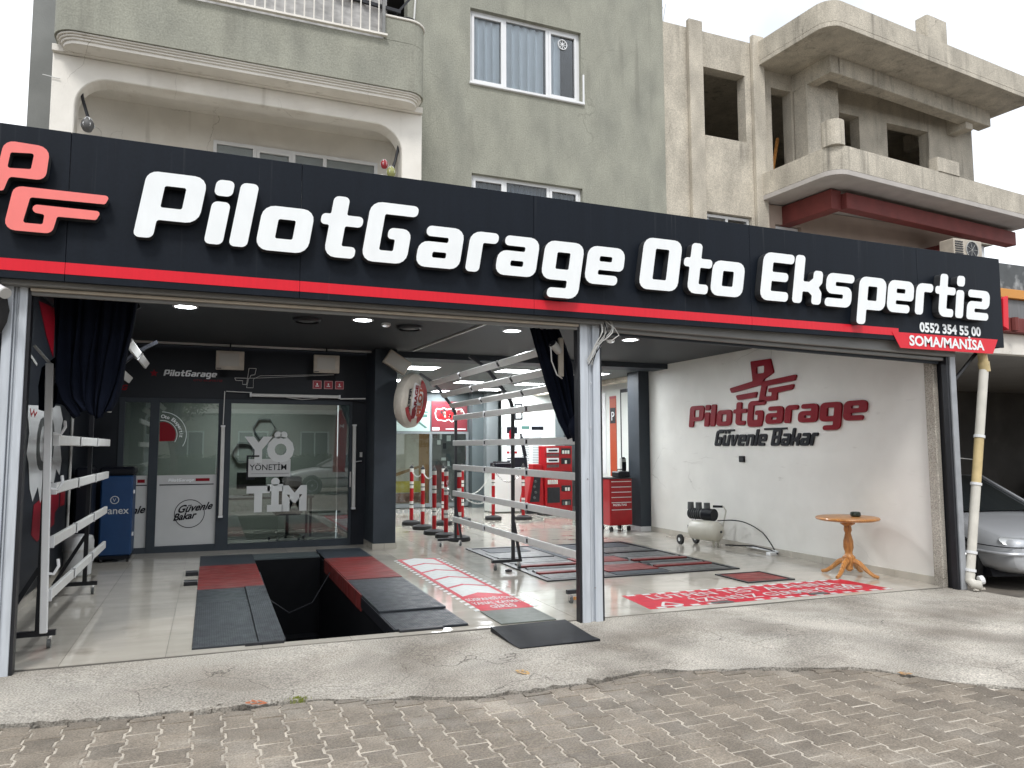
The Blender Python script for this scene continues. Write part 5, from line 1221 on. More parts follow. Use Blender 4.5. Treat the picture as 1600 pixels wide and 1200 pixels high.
def chain(label, a, b, sag, m_):
    a = Vector(a); b = Vector(b); L_ = (b-a).length*1.08+sag*.6; nn = max(6,int(L_/.05))
    mb = MB(); pts = [a.lerp(b,i/nn)+Vector((0,0,-sag*4*(i/nn)*(1-i/nn))) for i in range(nn+1)]
    for i in range(nn):
        p,q_ = pts[i],pts[i+1]; d_ = (q_-p).normalized(); u = d_.cross(Vector((0,0,1))).normalized(); w = d_.cross(u)
        s_ = u if i%2 else w; h = (q_-p).length*.68; c = (p+q_)/2
        lp = [c+d_*(h*math.cos(t))+s_*(.013*math.sin(t)) for t in [k_*2*math.pi/8 for k_ in range(9)]]
        mb.tube(lp,.0042,4,False)
    o_ = mb.build('chain', m_, loc=tuple((a+b)/2)); tag(o_,label,'chain'); return o_
zt = 1.12
chain('white chain sagging between the two farthest posts behind the column',(3.93,9.25,zt),(3.92,8.33,zt),.12,m_pw)
chain('white chain at the top of the middle pair of posts behind the column',(3.92,8.33,zt),(3.89,7.41,zt),.12,m_pw)
chain('dark chain hanging low between the two nearest posts behind the column',(3.95,6.86,zt),(4.03,6.35,zt),.45,m_chrome)
chain('pale chain between the post by the rack upright and its right neighbour',(5.15,9.57,.62),(5.96,9.78,zt),.25,m_pw)
chain('grey chain hanging from the post in front of the notice boards',(5.96,9.78,zt),(6.62,9.60,zt),.32,m_chrome)
chain('lower pale chain between the two posts left of the notice boards',(5.15,9.57,.55),(5.96,9.78,.5),.18,m_pw)

# ================================================================ round sign on the column
rs = thing('round_sign', 'thick round cream sign with red panel hung on the column corner', 'round sign', (2.86,5.35,1.9))
ax_ = Vector((.74,-.66,-.12)).normalized(); cc = Vector((2.90,5.32,2.33))
m_crm = mat('aged cream plastic',(.50,.46,.40),.4,var=.12,scale=6)
MB().lathe([(.30,-.11),(.40,-.09),(.435,-.02),(.42,.05),(.37,.085),(.001,.09)], cc, 40, axis=ax_).build('body', m_crm, rs, smooth=True)
ux = Vector((0,0,1)).cross(ax_).normalized(); uz = ax_.cross(ux)
fS = lambda u,v,w: cc+ux*u+uz*v+ax_*(.0905+w)
circ = lambda r,a0,a1,n_=14: [(r*math.cos(R(a0+(a1-a0)*i/n_)), r*math.sin(R(a0+(a1-a0)*i/n_))) for i in range(n_+1)]
MB().prism([circ(.36,-75,75)+list(reversed(circ(.24,-70,70)))], fS, .006).build('red_edge', m_fire, rs)
MB().prism([rnd([(-.14,-.30,.05),(.20,-.22,.05),(.20,.22,.05),(-.14,.30,.05)])], fS, .004).build('white_band', m_gloss, rs)
text(MB(),'PILOT',lambda u,v,w: fS(.17-v,-.24+u,.007+w),.19,offset=.012,width=.48).build('lettering', mat('orange print',(.40,.06,.015)), rs)
text(MB(),'GARAGE',lambda u,v,w: fS(.0-v,-.25+u,.007+w),.13,offset=.008,width=.50).build('lettering', m_dred, rs)
text(MB(),'EKSPER',lambda u,v,w: fS(-.20-v,-.20+u,.002+w),.11,offset=.006,width=.40).build('lettering', m_bacr, rs)
MB().prism([rnd([(-.13,-.29,.02),(-.02,-.27,.02),(-.02,-.12,.02),(-.13,-.12,.02)])], lambda u,v,w: fS(u,v,.0085+w), .002).build('red_patch', m_dred, rs)
MB().prism([circ(.36,-160,-110,8)+list(reversed(circ(.27,-160,-110,8)))], fS, .005).build('red_patch', m_fire, rs)
MB().beam(cc-ax_*.08,(2.765,5.78,2.33),.04,.04).build('bracket', m_black, rs)

# ================================================================ tool displays and cabinet
ct = thing('tool_display', 'tall red tool display rack with drawers in the rear bay', 'tool rack', (7.9,10.3,gz(7.9)))
Bx(7.52,8.25,10.35,10.75,.02,1.62).build('cabinet', m_fire, ct, bevel=.01)
for i,z in enumerate((.18,.52,.86,1.18,1.42)):
    sh = Bx(7.95,8.20,10.33,10.349,z,z+.14).build('bin_opening', m_black, ct)
    for k_ in range(3): Bx(7.97+.07*k_,8.02+.07*k_,10.32,10.329,z+.01,z+.09).build('tool', random.choice((m_pw,m_plategrey,m_black)), sh)
for z in (1.22,1.46): Bx(7.56,7.88,10.33,10.349,z,z+.11).build('white_tray', m_gloss, ct); Bx(7.60,7.84,10.318,10.329,z+.03,z+.07).build('tray_slot', m_black, ct)
for z in (1.10,1.36):
    for k_ in range(6): Bx(7.57+.055*k_,7.605+.055*k_,10.335,10.349,z,z+.07).build('socket', m_plategrey, ct)
for k_ in range(5): MB().cyl((7.60+.055*k_,10.33,.70),(7.60+.055*k_,10.33,.80),.022,.022,10).build('bottle', m_pw, ct)
Bx(7.57,7.90,10.33,10.349,.25,.62).build('bin_opening', m_black, ct)
Bx(7.5,8.27,10.3,10.8,0.0,.018).tilt().build('base', m_black, ct)
ct2 = thing('tool_stand', 'sloping red tool stand with open tray left of the tall display', 'tool stand', (7.25,10.5,gz(7.3)))
MB().prism([[(7.02,.12),(7.50,.12),(7.50,1.05),(7.20,1.05)]], lambda u,v,w: Vector((u,10.85-w,v)), .45).build('body', m_fire, ct2, bevel=.012)
MB().prism([[(7.13,.28),(7.38,.28),(7.42,.92),(7.25,.92)]], lambda u,v,w: Vector((u,10.398-w,v)), .006).build('recess', m_black, ct2)
for i in range(4): MB().cyl((7.24+.03*(i%2),10.385,.38+.13*i),(7.24+.03*(i%2),10.34,.38+.13*i),.03,.03,10).build('tool', m_plategrey, ct2)
Bx(7.25,7.48,10.45,10.75,1.055,1.18).build('tray', m_fire, ct2, bevel=.01); Bx(7.05,7.5,10.4,10.8,.0,.10).build('plinth', m_black, ct2)
cbn = thing('drawer_cabinet', 'red wheeled drawer cabinet with white lettering beside the column', 'cabinet', (7.5,6.9,gz(7.5)))
g0 = gz(7.5)
Bx(7.22,7.72,6.70,7.15,g0+.12,g0+1.02).build('body', m_fire, cbn, bevel=.012)
zz_ = [.16,.44,.58,.68,.78,.88,.985]
for a,b in zip(zz_,zz_[1:]):
    dr = Bx(7.235,7.705,6.688,6.699,g0+a+.006,g0+b-.004).build('drawer', m_fire, cbn, bevel=.003)
    Bx(7.25,7.69,6.680,6.6875,g0+b-.022,g0+b-.010).build('handle', m_gloss, dr)
text(MB(),'RIZELTAS',frY(7.28,6.687,g0+.50),.055,offset=.001,width=.30).build('lettering', m_signw, cbn)
text(MB(),'RIZELTAS',lambda u,v,w: Vector((7.7205+w,6.86+v,g0+.92-u)),.13,offset=.004,width=.66).build('lettering', m_signw, cbn)
Bx(7.21,7.73,6.69,7.16,g0+1.021,g0+1.04).build('top', m_black, cbn)
for x in (7.27,7.66):
    for y in (6.75,7.10): MB().cyl((x-.02,y,g0+.05),(x+.02,y,g0+.05),.05,.05,14).build('castor', m_rubber, cbn)
tb = thing('tool_bag', 'black tool case on top of the red drawer cabinet', 'case', (7.55,6.9,g0+1.04))
Bx(7.46,7.72,6.75,7.05,g0+1.041,g0+1.16).build('body', m_bacr, tb, bevel=.02); MB().tube([(7.5,6.9,g0+1.16),(7.52,6.9,g0+1.20),(7.66,6.9,g0+1.20),(7.68,6.9,g0+1.16)],.01,6).build('handle', m_bacr, tb)
md = thing('test_device', 'grey test device behind the drawer cabinet', 'device', (7.80,7.2,g0+1.0))
Bx(7.74,7.855,7.12,7.2,g0+1.02,g0+1.42).build('body', m_plastic, md, bevel=.01); Bx(7.75,7.845,7.113,7.119,g0+1.16,g0+1.34).build('screen', m_bacr, md); Bx(7.735,7.8,7.09,7.119,g0+1.40,g0+1.44).build('head', m_plategrey, md)
# white counter with printers
wc = thing('counter', 'white counter under the notice boards in the rear bay', 'counter', (7.0,11.6,gz(7)))
Bx(6.55,7.75,11.4,12.0,-.02,1.0).build('body', m_white2, wc, bevel=.01); Bx(6.5,7.8,11.37,12.03,1.001,1.04).build('top', m_gloss, wc, bevel=.006); Bx(7.15,7.153,11.396,11.3995,.1,.98).build('door_gap', m_grey, wc)
pt = thing('printer', 'black printer on the white counter', 'printer', (7.0,11.7,1.04))
Bx(6.65,7.15,11.5,11.85,1.041,1.20).build('body', m_bacr, pt, bevel=.02); Bx(6.70,7.0,11.42,11.50,1.05,1.07).build('tray', m_bacr, pt); Bx(6.72,7.08,11.53,11.8,1.201,1.23).build('lid', m_black, pt)
lp_ = thing('laptop', 'open black laptop on the white counter right of the printer', 'laptop', (7.5,11.7,1.04))
Bx(7.28,7.62,11.45,11.70,1.041,1.06).build('base', m_black, lp_); MB().obox((7.47,11.76,1.20),(.36,.015,.26),Matrix.Rotation(-.25,3,'X')).build('lid', m_bacr, lp_)
ds = thing('desk_stand', 'thin dark tilted stand behind the laptop on the counter', 'stand', (7.65,11.9,1.04))
MB().beam((7.70,11.9,1.041),(7.55,11.95,1.95),.03,.05).build('arm', m_black, ds); MB().beam((7.66,11.9,1.35),(7.56,11.93,1.85),.03,.09).build('screen_edge', m_bacr, ds)

# ================================================================ right wall lettering, socket, compressor, table
wlg = thing('wall_sign', 'deep red emblem and name with black script on the white right wall', 'wall sign', (XR,3.2,1.6))
fX = lambda u,v,w: Vector((XR-.004-w,u,v))
def pp(*a): return [(x,y,.02) for x,y in a]
wallP = pp((3.56,2.97),(3.10,2.965),(3.04,2.74),(3.25,2.66),(3.32,2.57),(4.05,2.49),(4.10,2.57),(3.52,2.645))
MB().prism([rnd(wallP),rnd(pp((3.42,2.87),(3.24,2.87),(3.25,2.755),(3.43,2.755)))], fX, .03).build('emblem', m_dred, wlg)
MB().prism([rnd(pp((3.95,2.44),(3.42,2.47),(3.46,2.38),(3.90,2.36)))], fX, .03).build('emblem', m_dred, wlg)
MB().prism([rnd(pp((3.40,2.30),(3.30,2.62),(2.55,2.67),(2.60,2.58),(3.20,2.545),(3.26,2.38),(3.10,2.38),(3.09,2.44),(3.17,2.44),(3.16,2.50),(2.60,2.53),(2.66,2.45),(2.98,2.42),(2.99,2.31)))], fX, .03).build('emblem', m_dred, wlg)
x = 5.27; tot = sum(ADV[c] for c in 'PilotGarage'); s_ = 3.98/tot
for ch in 'PilotGarage':
    mbx = MB(); 
    for shape in GL[ch]:
        mbx.prism([[(x-(a+b*.12)*s_, 1.945+b*.0076-(.035 if ch=='G' else 0)*(1 if b<5 else 0)) for a,b in rnd(c)] for c in shape], fX, .03)
    ob = mbx.build('letter', m_dred, wlg, fixn=True); x -= ADV[ch]*s_
x = 4.56
for ch in 'Güvenle Bakar':
    if ch != ' ':
        mbx = MB()
        for shape in GL[ch]:
            mbx.prism([[(x-(a+b*.34)*.00475, 1.605+b*.0053) for a,b in rnd(c)] for c in shape], fX, .022)
        mbx.build('script_letter', m_bacr, wlg, fixn=True)
    x -= ADV[ch]*.00478
Bx(XR-.024,XR-.004,4.02,4.42,1.852,1.882).build('script_bar', m_bacr, wlg); Bx(XR-.024,XR-.004,2.80,3.30,1.852,1.882).build('script_bar', m_bacr, wlg)
sk_ = thing('wall_socket', 'small black socket box on the white right wall', 'socket', (XR,3.85,1.38))
Bx(XR-.03,XR-.001,3.79,3.92,1.34,1.44).build('box', m_bacr, sk_, bevel=.006); Bx(XR-.034,XR-.0305,3.81,3.90,1.36,1.42).build('plate', m_black, sk_)
cm = thing('air_compressor', 'cream air compressor with black motor standing by the white wall', 'compressor', (7.7,4.3,gz(7.7)))
g0 = gz(7.7); cx = 7.72
mt = mat('cream tank enamel', (.55,.53,.46), .35, var=.06, scale=5)
MB().lathe([(.01,0),(.10,.01),(.150,.05),(.162,.09),(.162,.52),(.150,.56),(.10,.60),(.01,.61)], (cx,3.98,g0+.265), 28, axis=(-.25,1,0)).build('tank', mt, cm, smooth=True)
MB().cyl((cx,3.99,g0+.265),(cx+.003,3.965,g0+.265),.02,.02,10).build('tank_plug', m_plategrey, cm)
text(MB(),'hasar'[:0]+'nosar',lambda u,v,w: Vector((cx-.262+.25*u,4.52-u,g0+.29+v)),.11,offset=.003).build('lettering', m_bacr, cm)
for y,xx in ((4.12,cx-.03),(4.12,cx+.06)): Bx(xx-.015,xx+.015,y,y+.03,g0+.0,g0+.13).build('foot', mt, cm)
for xx in (cx-.30,cx+.02): 
    wv = MB().cyl((xx-.02,4.68,g0+.085),(xx+.025,4.68,g0+.085),.085,.085,20).build('wheel', m_rubber, cm, bevel=.006); MB().cyl((xx-.024,4.68,g0+.085),(xx-.021,4.68,g0+.085),.03,.03,12).build('hub', m_gloss, wv)
MB().cyl((cx-.1,4.66,g0+.52),(cx+.02,4.25,g0+.52),.085,.085,18).build('motor', m_plategrey, cm, smooth=True)
MB().cyl((cx-.02,4.38,g0+.52),(cx+.035,4.18,g0+.52),.10,.10,18).build('motor_cover', m_bacr, cm, smooth=True)
for i in range(3): MB().cyl((cx-.10+.055*i,4.64-.15*i,g0+.59),(cx-.10+.055*i,4.64-.15*i,g0+.71),.055,.05,14).build('cylinder_head', m_plategrey, cm, smooth=True)
for i in range(6): MB().lathe([(.086,-.006),(.094,-.006),(.094,.006),(.086,.006)], (cx-.095+.012*i,4.64-.042*i,g0+.52), 16, axis=(.28,-.96,0), closed=True).build('fin', m_bacr, cm)
MB().box(cx-.10,cx-.06,4.55,4.62,g0+.36,g0+.41).box(cx,cx+.03,4.2,4.26,g0+.36,g0+.40).build('mount', m_black, cm)
MB().tube([(cx+.10,4.05,g0+.34),(cx+.13,4.0,g0+.60),(cx+.10,4.02,g0+.665),(cx-.0,4.12,g0+.665)],.012,8).build('handle', mt, cm, smooth=True); MB().cyl((cx+.09,4.03,g0+.666),(cx-.02,4.14,g0+.666),.02,.02,10).build('grip', m_bacr, cm)
MB().tube([(cx-.09,4.52,g0+.44),(cx-.13,4.52,g0+.36),(cx-.135,4.5,g0+.24)],.008,6).build('pipe', m_bacr, cm)
hs = []
for i in range(17):
    t = i/16; hs.append((cx+.05+.28*min(1,t*1.3), 4.12-1.0*t, g0+.43+.16*math.sin(min(1,t*2.2)*1.2)*.35-.42*t**3))
MB().tube(hs,.009,6).build('hose', m_bacr, cm, smooth=True)
MB().tube([(cx+.10,4.0,g0+.05),(XR-.05,3.6,g0+.07),(XR-.06,3.2,g0+.06),(XR-.10,3.0,g0+.03)],.012,6).build('power_cord', m_bacr, cm, smooth=True)
pp_ = tag(MB().cyl((XR-.05,3.75,gz(8)+.05),(XR-.05,3.05,gz(8)+.05),.018,.018,10).build('wall_pipe', m_gloss, loc=(XR-.05,3.4,gz(8))), 'white pipe at the foot of the white wall beside the compressor', 'pipe')
bx_ = tag(Bx(XR-.22,XR-.08,3.02,3.12,0,.05).tilt().build('floor_socket', m_gloss, loc=(XR-.15,3.07,gz(8)), bevel=.006), 'small white plug box on the floor by the compressor hose', 'plug box')
tb_ = thing('side_table', 'round varnished wooden pedestal table against the white wall', 'table', (7.60,1.30,gz(7.6)))
tx,ty,g0 = 7.60,1.26,gz(7.6)
MB().lathe([(.02,.700),(.33,.700),(.375,.712),(.385,.727),(.375,.742),(.36,.746),(.02,.746)], (tx,ty,g0), 40).build('top', m_wood, tb_, smooth=True)
MB().lathe([(.09,.698),(.09,.66),(.045,.63),(.05,.58),(.035,.54),(.060,.44),(.062,.36),(.045,.30),(.05,.27),(.078,.24),(.08,.19),(.06,.16),(.045,.12),(.05,.09),(.02,.06)], (tx,ty,g0), 20).build('pedestal', m_wood, tb_, smooth=True)
for a in (R(200),R(290),R(20),R(110)):
    d_ = Vector((math.cos(a),math.sin(a),0)); c0 = Vector((tx,ty,g0))
    MB().tube([c0+d_*.05+Vector((0,0,.20)), c0+d_*.13+Vector((0,0,.17)), c0+d_*.22+Vector((0,0,.09)), c0+d_*.30+Vector((0,0,.035)), c0+d_*.36+Vector((0,0,.022))],[.038,.034,.028,.024,.020],8).build('leg', m_wood, tb_, smooth=True)
bw_ = thing('ashtray', 'small dark glass ashtray on the wooden table', 'ashtray', (7.72,1.2,g0+.746))
MB().lathe([(.045,0),(.062,.01),(.066,.035),(.058,.06),(.048,.06),(.046,.03),(.01,.02)], (7.70,1.22,g0+.7465), 20).build('bowl', mat('dark green glass',(.02,.03,.022),.12), bw_, smooth=True)

# ================================================================ left side things
bn = thing('blue_cabinet', 'blue upright cabinet with white lettering beside the office door', 'cabinet', (-1.2,5.6,gz(-1.2)))
g0 = gz(-1.2)
m_blue = mat('blue enamel', (.010,.042,.12), .4, var=.1, scale=3)
Bx(-1.38,-.98,5.55,6.0,g0+.09,g0+1.18).build('body', m_blue, bn, bevel=.02); Bx(-1.40,-.96,5.53,6.0,g0+1.181,g0+1.30).build('lid', m_bacr, bn, bevel=.03); Bx(-1.37,-.99,5.56,5.98,g0+.05,g0+.089).build('plinth', m_bacr, bn)
for x in (-1.34,-1.02): MB().cyl((x-.015,5.6,g0+.03),(x+.015,5.6,g0+.03),.03,.03,12).build('castor', m_rubber, bn)
text(MB(),'vanex',frY(-1.34,5.548,g0+.66),.14,offset=.001,width=.32).build('lettering', m_frost, bn); MB().lathe([(.045,0),(.055,0),(.055,.002),(.045,.002)],(-1.2,5.548,g0+.85),20,axis=(0,-1,0),closed=True).build('emblem', m_frost, bn); text(MB(),'V',frY(-1.225,5.5475,g0+.825),.07).build('emblem', m_frost, bn)
for z in (.35,.93): Bx(-.978,-.96,5.6,5.63,g0+z,g0+z+.05).build('hinge', m_gloss, bn)
bkt = thing('plastic_drum', 'grey white plastic drum against the left wall', 'drum', (-1.5,4.5,gz(-1.5)))
MB().lathe([(.13,0),(.15,.02),(.165,.30),(.17,.42),(.15,.48),(.08,.50),(.01,.50)], (-1.47,4.55,gz(-1.5)), 24).build('body', m_frost, bkt, smooth=True); MB().lathe([(.166,.30),(.174,.30),(.174,.33),(.166,.33)], (-1.47,4.55,gz(-1.5)), 24, closed=True).build('hoop', m_plastic, bkt)
bkk = thing('coat_cart', 'dark trolley loaded with gear beside the blue cabinet', 'trolley', (-1.45,5.2,gz(-1.4)))
Bx(-1.62,-1.42,5.05,5.5,.25,1.35).build('body', m_bacr, bkk, bevel=.03); Bx(-1.60,-1.44,5.1,5.45,.06,.245).build('base', m_black, bkk)
wp = thing('wall_pipe_upright', 'thin pale upright conduit on the dark left wall', 'conduit', (XL+.02,4.8,0)); MB().cyl((XL+.025,4.85,gz(XL)),(XL+.025,4.85,2.45),.016,.016,8).build('pipe', m_plastic, wp); MB().cyl((XL+.02,4.85,2.452),(XL+.03,4.85,2.50),.022,.022,8).build('coupling', m_plastic, wp)
# wall graphic
wg = thing('wall_graphic', 'white torn edged graphic with dark frame shape and red block on the left wall', 'wall graphic', (XL,3.4,.7))
fXp = lambda u,v,w: Vector((XL+.003+w,u,v))
gp = [(2.42,2.02),(4.10,2.10),(4.32,1.95),(4.18,1.72),(4.36,1.45),(4.28,1.28),(4.05,1.36),(3.95,1.20),(3.6,1.24),(3.25,1.02),(3.1,1.2),(2.88,1.06),(2.72,1.2),(2.62,1.45),(2.5,1.55),(2.58,1.75)]
MB().prism([gp], fXp, .002).build('white_field', m_frost, wg)
MB().prism([rnd([(2.90,1.92,.25),(3.88,1.95,.25),(3.82,1.38,.25),(2.95,1.36,.25)]),rnd([(3.06,1.84,.2),(3.70,1.86,.2),(3.66,1.47,.2),(3.10,1.45,.2)])], lambda u,v,w: fXp(u,v,.0022+w), .001).build('dark_frame', m_plategrey, wg)
MB().prism([[(2.95,1.02),(4.30,1.20),(4.32,.90),(4.1,.85),(4.1,.72),(3.2,.62),(2.9,.72)]], lambda u,v,w: fXp(u,v,.0+w), .001).build('red_block', m_dred, wg)
MB().prism([[(2.70,3.10),(3.55,3.17),(3.55,2.62),(3.15,2.80)]], fXp, .002).build('red_block', m_dred, wg)
for i in range(4): MB().beam((XL+.006,2.55+.08*i,1.99-.05*(i%2)),(XL+.006,2.62+.08*i,1.92+.05*(i%2)),.02,.004,(1,0,0)).build('red_mark', m_fire, wg)
MB().beam((XL+.006,1.9,2.62),(XL+.006,2.75,2.45),.03,.004,(1,0,0)).build('grey_line', m_plastic, wg)
text(MB(),'Pilot',lambda u,v,w: fXp(1.95+u,2.36+v-u*.2,w),.2,offset=.006,width=.5).build('lettering', m_plastic, wg); text(MB(),'eks',lambda u,v,w: fXp(1.95+u,2.2+v-u*.2,w),.18,offset=.006,width=.35).build('lettering', m_plastic, wg)
Bx(XL+.003,XL+.005,4.40,4.70,.9,1.15).build('red_mark', m_dred, wg)
# ================================================================ drive and carport next door
rows = [[Vector((8.245+13.6*i/30, .262+5.7*j/12, gz(8.245+13.6*i/30)-.004+drop(8.245+13.6*i/30,.262+5.7*j/12))) for i in range(31)] for j in range(13)]
kind(MB().grid(rows).build('driveway', mat('damp dark concrete', (.19,.17,.145), .7, col2=(.10,.09,.08), thr=(.4,.65), scale=1.2, var=.2, bump=.5, bscale=60)), 'structure')
cp = thing('carport', 'dark carport next door with stone banded fascia and maroon ledge', 'carport', (11,.5,0))
m_cpd = mat('carport dark render', (.085,.08,.075), .9, col2=(.15,.14,.13), thr=(.5,.75), scale=1.0, var=.15, bump=.2)
Bx(8.245,22,5.9,6.1,-.6,3.1).build('back_wall', m_cpd, cp); Bx(21.8,22,.5,5.89,-.6,3.1).build('side_wall', m_cpd, cp)
Bx(8.245,21.8,.62,5.89,2.86,3.0).build('soffit', mat('grey soffit', (.33,.32,.31), .85, var=.1, scale=1.5), cp)
m_stone = mat('dark veined stone', (.055,.06,.062), .45, col2=(.30,.31,.31), thr=(.55,.72), scale=5, var=.2)
for nm,z0,z1,y,m_ in (('stone_band',3.67,4.02,.48,m_stone),('orange_band',3.545,3.668,.44,mat('orange band paint',(.62,.27,.045),.5)),('grey_band',3.275,3.543,.49,mat('grey streaked band',(.17,.175,.18),.6,var=.25,scale=3,stretch=(4,1,.4))),('ledge',3.08,3.273,.40,m_maroon),('plaster_band',2.80,3.078,.50,m_cream)):
    Bx(8.25 if z0 > 3.2 else 8.25,22,y,.615,z0,z1).build(nm, m_, cp, bevel=.006)
for i in range(22): MB().cyl((8.4+i*.33,.385,3.10),(8.4+i*.33,.385,3.27),.05,.05,8).build('ledge_tile', m_maroon, cp)
Bx(12.0,13.25,5.87,5.899,-.2,2.4).build('door', m_black, cp); Bx(11.92,12.0,5.85,5.899,-.2,2.48).build('door_frame', m_plastic, cp); Bx(13.25,13.33,5.85,5.899,-.2,2.48).build('door_frame', m_plastic, cp); Bx(12.0,13.25,5.85,5.899,2.4,2.48).build('door_frame', m_plastic, cp)  # black panel stands in for the dark open doorway, shade put in its colour
Bx(15.0,15.25,5.7,5.899,-.3,2.86).build('pier', mat('grey soffit',(.33,.32,.31)), cp)
MB().tube([(8.245,2.2,1.62),(8.6,.13,1.42)],.006,5).build('wire', m_lamp, cp)
# downpipe
dpz = thing('downpipe', 'leaning white plastic downpipe with yellowed section beside the right post', 'pipe', (8.19,.08,gz(8.2)))
m_pipe = mat('white pvc pipe', (.62,.60,.54), .45, var=.12, scale=4); m_pipey = mat('yellowed pvc pipe', (.55,.43,.22), .5, var=.2, scale=4)
P0,P1,P2 = Vector((8.615,.08,2.83)), Vector((8.655,.08,2.56)), Vector((8.195,.08,.02))
MB().cyl(P0,P1,.053,.053,16).build('upper_pipe', m_pipey, dpz, smooth=True)
MB().lathe([(.054,-.07),(.062,-.07),(.064,.05),(.054,.05)], P1, 16, axis=(P0-P1), closed=True).build('socket', m_pipey, dpz, smooth=True)
c_ = lambda t: P1.lerp(P2,t)
MB().cyl(c_(.02),c_(.34),.052,.052,16).build('pipe', m_pipe, dpz, smooth=True); MB().cyl(c_(.341),c_(.55),.052,.052,16).build('pipe', m_pipey, dpz, smooth=True); MB().cyl(c_(.551),c_(.97),.052,.050,16).build('pipe', m_pipe, dpz, smooth=True)
for t in (.33,.55,.86,.94): MB().cyl(c_(t),c_(t+.012),.062,.062,16).build('clamp', m_gloss, dpz)
MB().tube([c_(.96),c_(.99)+Vector((0,-.0,0)),Vector((8.20,.03,.005)),Vector((8.24,-.04,.0))],.055,12).build('shoe', m_pipe, dpz, smooth=True)
MB().cyl((8.25,.0,.05),(8.29,-.02,.06),.05,.05,12).build('cap', m_gloss, dpz)
# rubble at the pipe foot
for i,(x,y,s) in enumerate(((8.30,.02,.05),(8.16,-.02,.035))):
    rb_ = MB().lathe([(.01,0),(s,.01),(s*.8,s*.6),(s*.3,s*.8)], (x,y,gz(x)-.005), 6).build('stone', m_apron, None, loc=(x,y,gz(x)-.005)); tag(rb_, ('rough lump of cement right of the pipe foot','small lump of cement left of the pipe foot')[i], 'stone')

